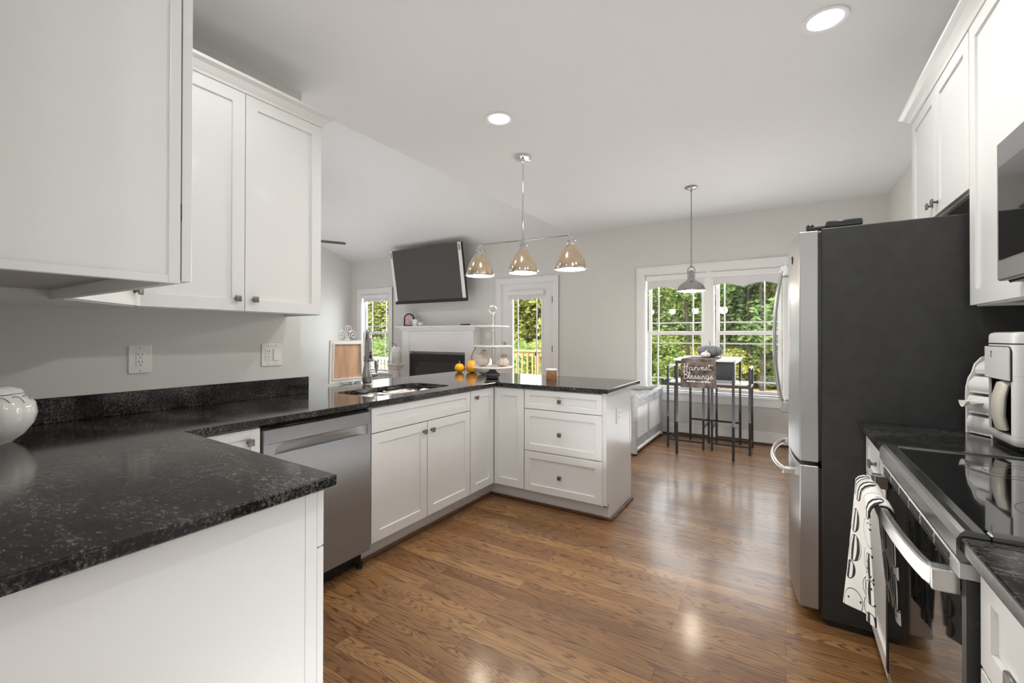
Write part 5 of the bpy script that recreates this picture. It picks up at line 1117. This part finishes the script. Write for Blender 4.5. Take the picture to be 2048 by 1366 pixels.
# hand-drawn script strokes, units: x advance, y height (1 = cap height)
S = {
 'H': [[(0.05, .9), (0.12, 1.0), (0.15, .7), (0.10, .1), (0.02, -.05)], [(0.48, 1.05), (0.40, .7), (0.36, .2), (0.44, 0)], [(-.05, .45), (0.2, .58), (0.55, .5)]],
 'B': [[(0.10, .95), (0.13, .5), (0.08, 0)], [(0.0, .85), (0.25, 1.05), (0.45, .85), (0.30, .58), (0.15, .52), (0.42, .42), (0.48, .18), (0.25, -.04), (0.05, .05)]],
 'a': [[(0.34, .40), (0.18, .46), (0.04, .25), (0.10, .02), (0.26, .08), (0.34, .40), (0.33, .12), (0.42, .0), (0.52, .12)]],
 'r': [[(0.0, .12), (0.08, .42), (0.14, .34), (0.10, .02)], [(0.12, .25), (0.22, .44), (0.34, .40)]],
 'v': [[(0.0, .40), (0.08, .2), (0.14, .0), (0.24, .22), (0.30, .44), (0.40, .36)]],
 'e': [[(0.04, .20), (0.24, .28), (0.22, .44), (0.08, .40), (0.03, .18), (0.14, .0), (0.32, .12)]],
 's': [[(0.0, .06), (0.14, .26), (0.20, .46), (0.22, .30), (0.27, .10), (0.16, -.02), (0.04, .04)], [(0.22, .04), (0.34, .12)]],
 't': [[(0.16, .86), (0.12, .40), (0.14, .04), (0.26, .02), (0.34, .14)], [(0.0, .58), (0.18, .62), (0.5, .72)]],
 'l': [[(0.0, .1), (0.18, .6), (0.20, .92), (0.10, .90), (0.08, .4), (0.14, .0), (0.26, .1)]],
 'i': [[(0.04, .40), (0.05, .1), (0.13, .0), (0.22, .12)], [(0.07, .60), (0.09, .63)]],
 'n': [[(0.0, .38), (0.05, .34), (0.03, .0)], [(0.04, .22), (0.16, .44), (0.23, .30), (0.23, .06), (0.32, .02), (0.38, .12)]],
 'g': [[(0.30, .38), (0.14, .44), (0.04, .24), (0.12, .04), (0.26, .12), (0.31, .38), (0.28, -.1), (0.16, -.42), (0.02, -.32), (0.16, -.12), (0.42, .14)]]}
ADV = dict(H=.56, B=.50, a=.48, r=.34, v=.38, e=.30, s=.32, t=.34, l=.24, i=.20, n=.36, g=.40)
def smooth_pts(p, n=5):
    P = [Vector((q[0], q[1])) for q in p]; out_ = []
    if len(P) < 3: return P
    for i in range(len(P) - 1):
        a, b1, c, d = P[max(i - 1, 0)], P[i], P[i + 1], P[min(i + 2, len(P) - 1)]
        for k in range(n):
            u = k / n; out_.append(0.5 * ((2 * b1) + (-a + c) * u + (2 * a - 5 * b1 + 4 * c - d) * u * u + (-a + 3 * b1 - 3 * c + d) * u ** 3))
    out_.append(P[-1]); return out_
b = MB()
yf = TY0 - 0.0215
def word(txt, xl, zl, h, wtot, rise):
    W_ = sum(ADV[c] for c in txt); k = wtot / W_; x = 0
    for c in txt:
        for st_ in S[c]:
            pts = [(xl + (x + p.x) * k, yf, zl + p.y * h + rise * (x + p.x) / W_) for p in smooth_pts(st_)]
            b.tube(pts, 0.0023, 6, flat=(1, 0.9))
        x += ADV[c]
word('Harvest', -0.925, 0.912, 0.072, 0.275, 0.012); word('Blessings', -0.925, 0.828, 0.075, 0.290, 0.004)
for s in (-1, 1):
    for k in range(3):
        xx = -0.775 + s * (0.03 + 0.03 * k); b.tube([(xx, yf, 0.800 - 0.003 * k), (xx + s * 0.012, yf, 0.808), (xx + s * 0.022, yf, 0.797)], 0.0022, 6); b.tube([(xx, yf, 0.800), (xx + s * 0.012, yf, 0.790), (xx + s * 0.022, yf, 0.797)], 0.0022, 6)
    b.tube([(-0.775, yf, 0.795), (-0.775 + s * 0.06, yf, 0.800), (-0.775 + s * 0.12, yf, 0.795)], 0.002, 6)
b.build('lettering', plateW, o)
pumpkin('velvet_pumpkin', 'large grey velvet pumpkin in the middle of the bar table', -0.735, 5.52, TZT + 0.0065, 0.135, 0.135, velvetg, silverp, 14, 0.10, [(0, 0, -0.01), (0.002, 0, 0.02), (-0.004, 0, 0.05), (-0.014, 0, 0.07)])
pumpkin('small_pumpkin', 'tiny white pumpkin in front of the grey velvet pumpkin on the table', -0.752, 5.30, TZT + 0.0065, 0.050, 0.062, ceram, plateW, 9, 0.10)
# chalkboard on the right stool
t = thing('chalkboard', 'small dark chalkboard with white frame standing on the right bar stool', 'chalkboard', (-0.60, 5.52, 0.7555))
Mf = frame_mat((-0.60, 5.50, 0.7555), (0, -1, 0)) @ Matrix.Rotation(math.radians(-6), 4, 'X')
b = MB(); b.prism([(-0.13, 0), (0.13, 0), (0.13, 0.25), (-0.13, 0.25)], -0.012, 0.004, Mf, [[(-0.108, 0.022), (0.108, 0.022), (0.108, 0.228), (-0.108, 0.228)]]); b.build('frame', trimw, t)
MB().prism([(-0.108, 0.022), (0.108, 0.022), (0.108, 0.228), (-0.108, 0.228)], -0.008, -0.003, Mf).build('board', chalk, t)
# ------------------------------------------------------------------ playpen
PX0, PX1, PY0, PY1, PH = -2.28, -1.375, 4.72, 5.86, 0.635
t = thing('playpen', 'grey fabric playpen with see-through mesh sides behind the peninsula', 'playpen', ((PX0 + PX1) / 2, (PY0 + PY1) / 2, 0))
def sag(a, c, n=14, dip=0.03):
    return [(a[0] + (c[0] - a[0]) * k / n, a[1] + (c[1] - a[1]) * k / n, PH - 0.02 - dip * math.sin(math.pi * k / n) + 0.006 * math.sin(k * 2.3)) for k in range(n + 1)]
cor = [(PX0, PY0), (PX1, PY0), (PX1, PY1), (PX0, PY1)]
for i in range(4):
    a, c = cor[i], cor[(i + 1) % 4]
    pts = sag(a, c); MB().tube(pts, [0.028 + 0.006 * math.sin(k * 1.9) for k in range(len(pts))], 10).build('top_rail', meshg, t)
    d_ = Vector((c[0] - a[0], c[1] - a[1], 0)); L_ = d_.length; d_.normalize(); no = Vector((d_.y, -d_.x, 0))
    def pan(z_a, z_b, off=0.0, amp=0.0):
        return lambda u, v: (a[0] + d_.x * L_ * u + no.x * (off + amp * math.sin(u * 25 + v * 3)), a[1] + d_.y * L_ * u + no.y * (off + amp * math.sin(u * 25 + v * 3)), z_a + (z_b - z_a) * v)
    MB().grid(pan(0.15, PH - 0.03), 12, 6, 0.0).build('mesh_side', netm, t)
    MB().grid(pan(PH - 0.14, PH - 0.02, 0.010, 0.006), 40, 4, 0.003).build('top_band', meshg, t)
    MB().grid(pan(0.045, 0.165, 0.006, 0.003), 24, 3, 0.003).build('bottom_band', meshg, t)
    b = MB(); b.tube([(a[0], a[1], 0.045), (c[0], c[1], 0.045)], 0.022, 10); b.build('bottom_tube', trimw if i == 1 else meshg, t)
    b = MB(); b.box(-0.030, 0.030, -0.006, 0.008, 0.05, PH - 0.03, 0.004, M=Matrix.Translation(((a[0] + c[0]) / 2, (a[1] + c[1]) / 2, 0)) @ Matrix.Rotation(math.atan2(d_.y, d_.x), 4, 'Z')); b.build('centre_strap', meshg, t)
for i, (x, y) in enumerate(cor):
    b = MB(); b.tube([(x, y, 0.02), (x, y, 0.3), (x, y, PH)], [0.033, 0.030, 0.040], 12); b.build('corner_post', meshg, t)
    MB().lathe([(0.028, 0.0), (0.030, 0.01), (0.022, 0.02)], (x, y, 0), n=14).build('foot', blackp, t)
MB().box(PX0 + 0.02, PX1 - 0.02, PY0 + 0.02, PY1 - 0.02, 0.06, 0.075, 0.004).build('floor_pad', meshg, t)

# ================================================================== outdoors
GZ = -0.75
struct(MB().box(-45, 25, D + 0.4, 60, GZ - 0.2, GZ).build('ground', litterm, loc=(0, 0, 0)))
# deck outside the patio door
t = thing('deck', 'raised wooden deck with lumber railing outside the patio door', 'deck', (-5.0, 7.4, GZ))
b = MB()
for k in range(17): b.box(-6.6, -2.6, 6.22 + k * 0.142, 6.22 + k * 0.142 + 0.136, -0.12, -0.09, 0.003)
b.build('deck_boards', deckw, t)
for x in (-6.5, -4.6, -2.7):
    for y in (8.50,): MB().box(x - 0.045, x + 0.045, y - 0.045, y + 0.045, GZ, 0.93, 0.004).build('post', deckw, t)
MB().box(-6.6, -2.6, 8.42, 8.56, 0.93, 0.968, 0.004).build('cap_rail', deckw, t)
b = MB(); b.box(-6.6, -2.6, 8.455, 8.495, 0.835, 0.925, 0.003); b.build('upper_rail', deckw, t); b = MB(); b.box(-6.6, -2.6, 8.455, 8.495, 0.02, 0.11, 0.003); b.build('lower_rail', deckw, t)
for k in range(30): MB().box(-6.52 + k * 0.13, -6.485 + k * 0.13, 8.415, 8.453, 0.0, 0.90, 0.002).build('baluster', deckw, t)
b = MB(); b.box(-6.6, -6.55, 6.22, 8.6, -0.35, -0.121); b.box(-2.65, -2.6, 6.22, 8.6, -0.35, -0.121); b.box(-6.6, -2.6, 8.58, 8.62, -0.35, -0.09); b.build('rim_joist', deckw, t)
# white vinyl railing seen through the left window
t = thing('white_railing', 'white vinyl railing outside the left living room window', 'railing', (-9.2, 8.0, GZ))
b = MB(); b.box(-12.0, -7.6, 7.97, 8.03, 0.66, 0.73, 0.006); b.box(-12.0, -7.6, 7.98, 8.02, 0.10, 0.15, 0.003); b.build('rails', vinyl, t)
for k in range(36): MB().box(-11.95 + k * 0.122, -11.91 + k * 0.122, 7.985, 8.015, 0.151, 0.659).build('baluster', vinyl, t)
for x in (-12.0, -9.8, -7.6): MB().box(x - 0.05, x + 0.05, 7.94, 8.06, GZ, 0.80, 0.006).build('post', vinyl, t)
# foliage
def crown_mesh(n, seed, rx, rz, leaf, ncl=26):
    r = np.random.RandomState(seed)
    cl = r.normal(size=(ncl, 3)); cl /= np.linalg.norm(cl, axis=1)[:, None]; cl *= (r.rand(ncl, 1) ** 0.4) * 0.85
    idx = r.randint(0, ncl, n); d = r.normal(size=(n, 3)); d /= np.linalg.norm(d, axis=1)[:, None]
    p = cl[idx] + d * (0.30 * r.rand(n, 1) ** 0.5); p *= np.array([rx, rx, rz])
    a = r.normal(size=(n, 3)); a[:, 2] *= 0.5; a /= np.linalg.norm(a, axis=1)[:, None]
    b_ = r.normal(size=(n, 3)); b_ -= a * (a * b_).sum(1)[:, None]; b_ /= np.linalg.norm(b_, axis=1)[:, None]
    s = leaf * (0.6 + 0.8 * r.rand(n, 1))
    v = np.stack([p - a * s, p + b_ * s * 0.45, p + a * s, p - b_ * s * 0.45], 1).reshape(-1, 3)
    return [tuple(q) for q in v], [(4 * i, 4 * i + 1, 4 * i + 2, 4 * i + 3) for i in range(n)]
def tree_proto(name, label, cat, n, seed, rx, rz, leaf, mat, zc_, trunk, group):
    t = thing(name, label, cat, (0, 0, 0), group)
    vs, fs = crown_mesh(n, seed, rx, rz, leaf, 60); b = MB(); b.add([(v[0], v[1], v[2] + zc_) for v in vs], fs); b.build('foliage', mat, t)
    if trunk:
        rr = random.Random(seed); b = MB(); b.tube([(0, 0, 0), (0.05, 0.02, zc_ * 0.4), (-0.05, 0.03, zc_), (0.0, 0, zc_ + rz * 0.6)], [trunk, trunk * 0.8, trunk * 0.6, trunk * 0.25], 10)
        for k in range(5):
            a = rr.random() * 6.28; z_ = zc_ * (0.5 + 0.12 * k); b.tube([(0, 0, z_), (math.cos(a) * rx * 0.35, math.sin(a) * rx * 0.35, z_ + 0.6), (math.cos(a) * rx * 0.7, math.sin(a) * rx * 0.7, z_ + 1.5)], [trunk * 0.4, trunk * 0.25, trunk * 0.08], 6)
        b.build('trunk', bark, t)
    return t
TG = 'broadleaf trees beyond the windows'; BG_ = 'bushes at the edge of the woods'
p1 = tree_proto('tree', 'mid green broadleaf tree in the woods behind the house', 'tree', 22000, 1, 2.8, 2.9, 0.095, leafA, 3.2, 0.12, TG)
p2 = tree_proto('tree', 'yellow green broadleaf tree in the woods behind the house', 'tree', 22000, 2, 2.7, 2.7, 0.095, leafB, 3.0, 0.10, TG + ', yellowish')
p3 = tree_proto('tree', 'deep green broadleaf tree in the woods behind the house', 'tree', 22000, 3, 3.0, 3.2, 0.10, leafC, 3.6, 0.13, TG + ', dark')
b1 = tree_proto('bush', 'leafy green bush at the edge of the woods', 'bush', 9000, 4, 1.3, 1.0, 0.065, leafA, 0.9, 0.03, BG_)
b2 = tree_proto('bush', 'yellow green bush at the edge of the woods', 'bush', 9000, 5, 1.3, 0.95, 0.065, leafB, 0.85, 0.03, BG_ + ', yellowish')
rr = random.Random(11); used = set()
def put(p, x, y, s, label=None):
    o = p if p.name not in used else copy_tree(p); used.add(p.name) if o is p else None
    o.location = (x, y, GZ); o.rotation_euler = (0, 0, rr.random() * 6.28); o.scale = (s, s, s)
    return o
spots = []
for i, (x, y) in enumerate([(-4.2, 21.5), (-1.6, 20.8), (0.4, 22.3), (-6.6, 24), (-3.0, 25.5), (-0.6, 26), (2.4, 25), (-9.6, 20), (-12.6, 19.2), (-8.2, 17.2), (-11.0, 16.6), (-14.6, 17.5), (-17.5, 17), (-20.5, 18), (-16.0, 16.0), (-19.0, 14.6), (-23.5, 19.5), (-21.5, 15.5), (-13.6, 23), (-18.2, 22), (-24.5, 24), (-6, 29.5), (-1.5, 30.5), (3.5, 30), (-10.5, 27), (-27, 21)]):
    put((p1, p2, p3)[(i * 2 + (i // 3)) % 3] if i not in (9, 10, 14) else p2, x, y, 0.9 + 0.3 * rr.random())
for i, (x, y) in enumerate([(-4.6, 19.6), (-3.2, 20.2), (-1.9, 19.8), (-0.5, 20.3), (0.9, 19.9), (-6.0, 20.4), (-8.5, 13.2), (-7.4, 12.4), (-9.9, 13.6), (-6.6, 14.0), (-11.6, 13.0), (-12.6, 11.6), (-14.2, 12.2), (-10.9, 11.4), (-16.4, 12.0), (-13.0, 10.2), (-15.4, 11.4), (-17.6, 13.4), (-18.6, 15.2), (-14.9, 13.6)]):
    put((b1, b2)[(i * 3 // 2) % 2], x, y, 0.95 + 0.35 * rr.random())
for k, (x, y) in enumerate([(-2.2, 18.6), (-1.2, 19.3), (-0.75, 18.9), (-3.4, 19.0), (-0.2, 19.6)]):
    t = thing('slender_tree', 'thin bare dark tree trunk at the front edge of the woods', 'tree', (x, y, GZ), 'bare trunks behind the double window')
    b = MB(); b.tube([(x, y, GZ), (x + 0.06, y, 1.0), (x - 0.03, y, 3.0), (x + 0.1, y, 6.5)], [0.075, 0.06, 0.055, 0.035], 10); b.build('trunk', bark, t)
bpy.context.view_layer.update()
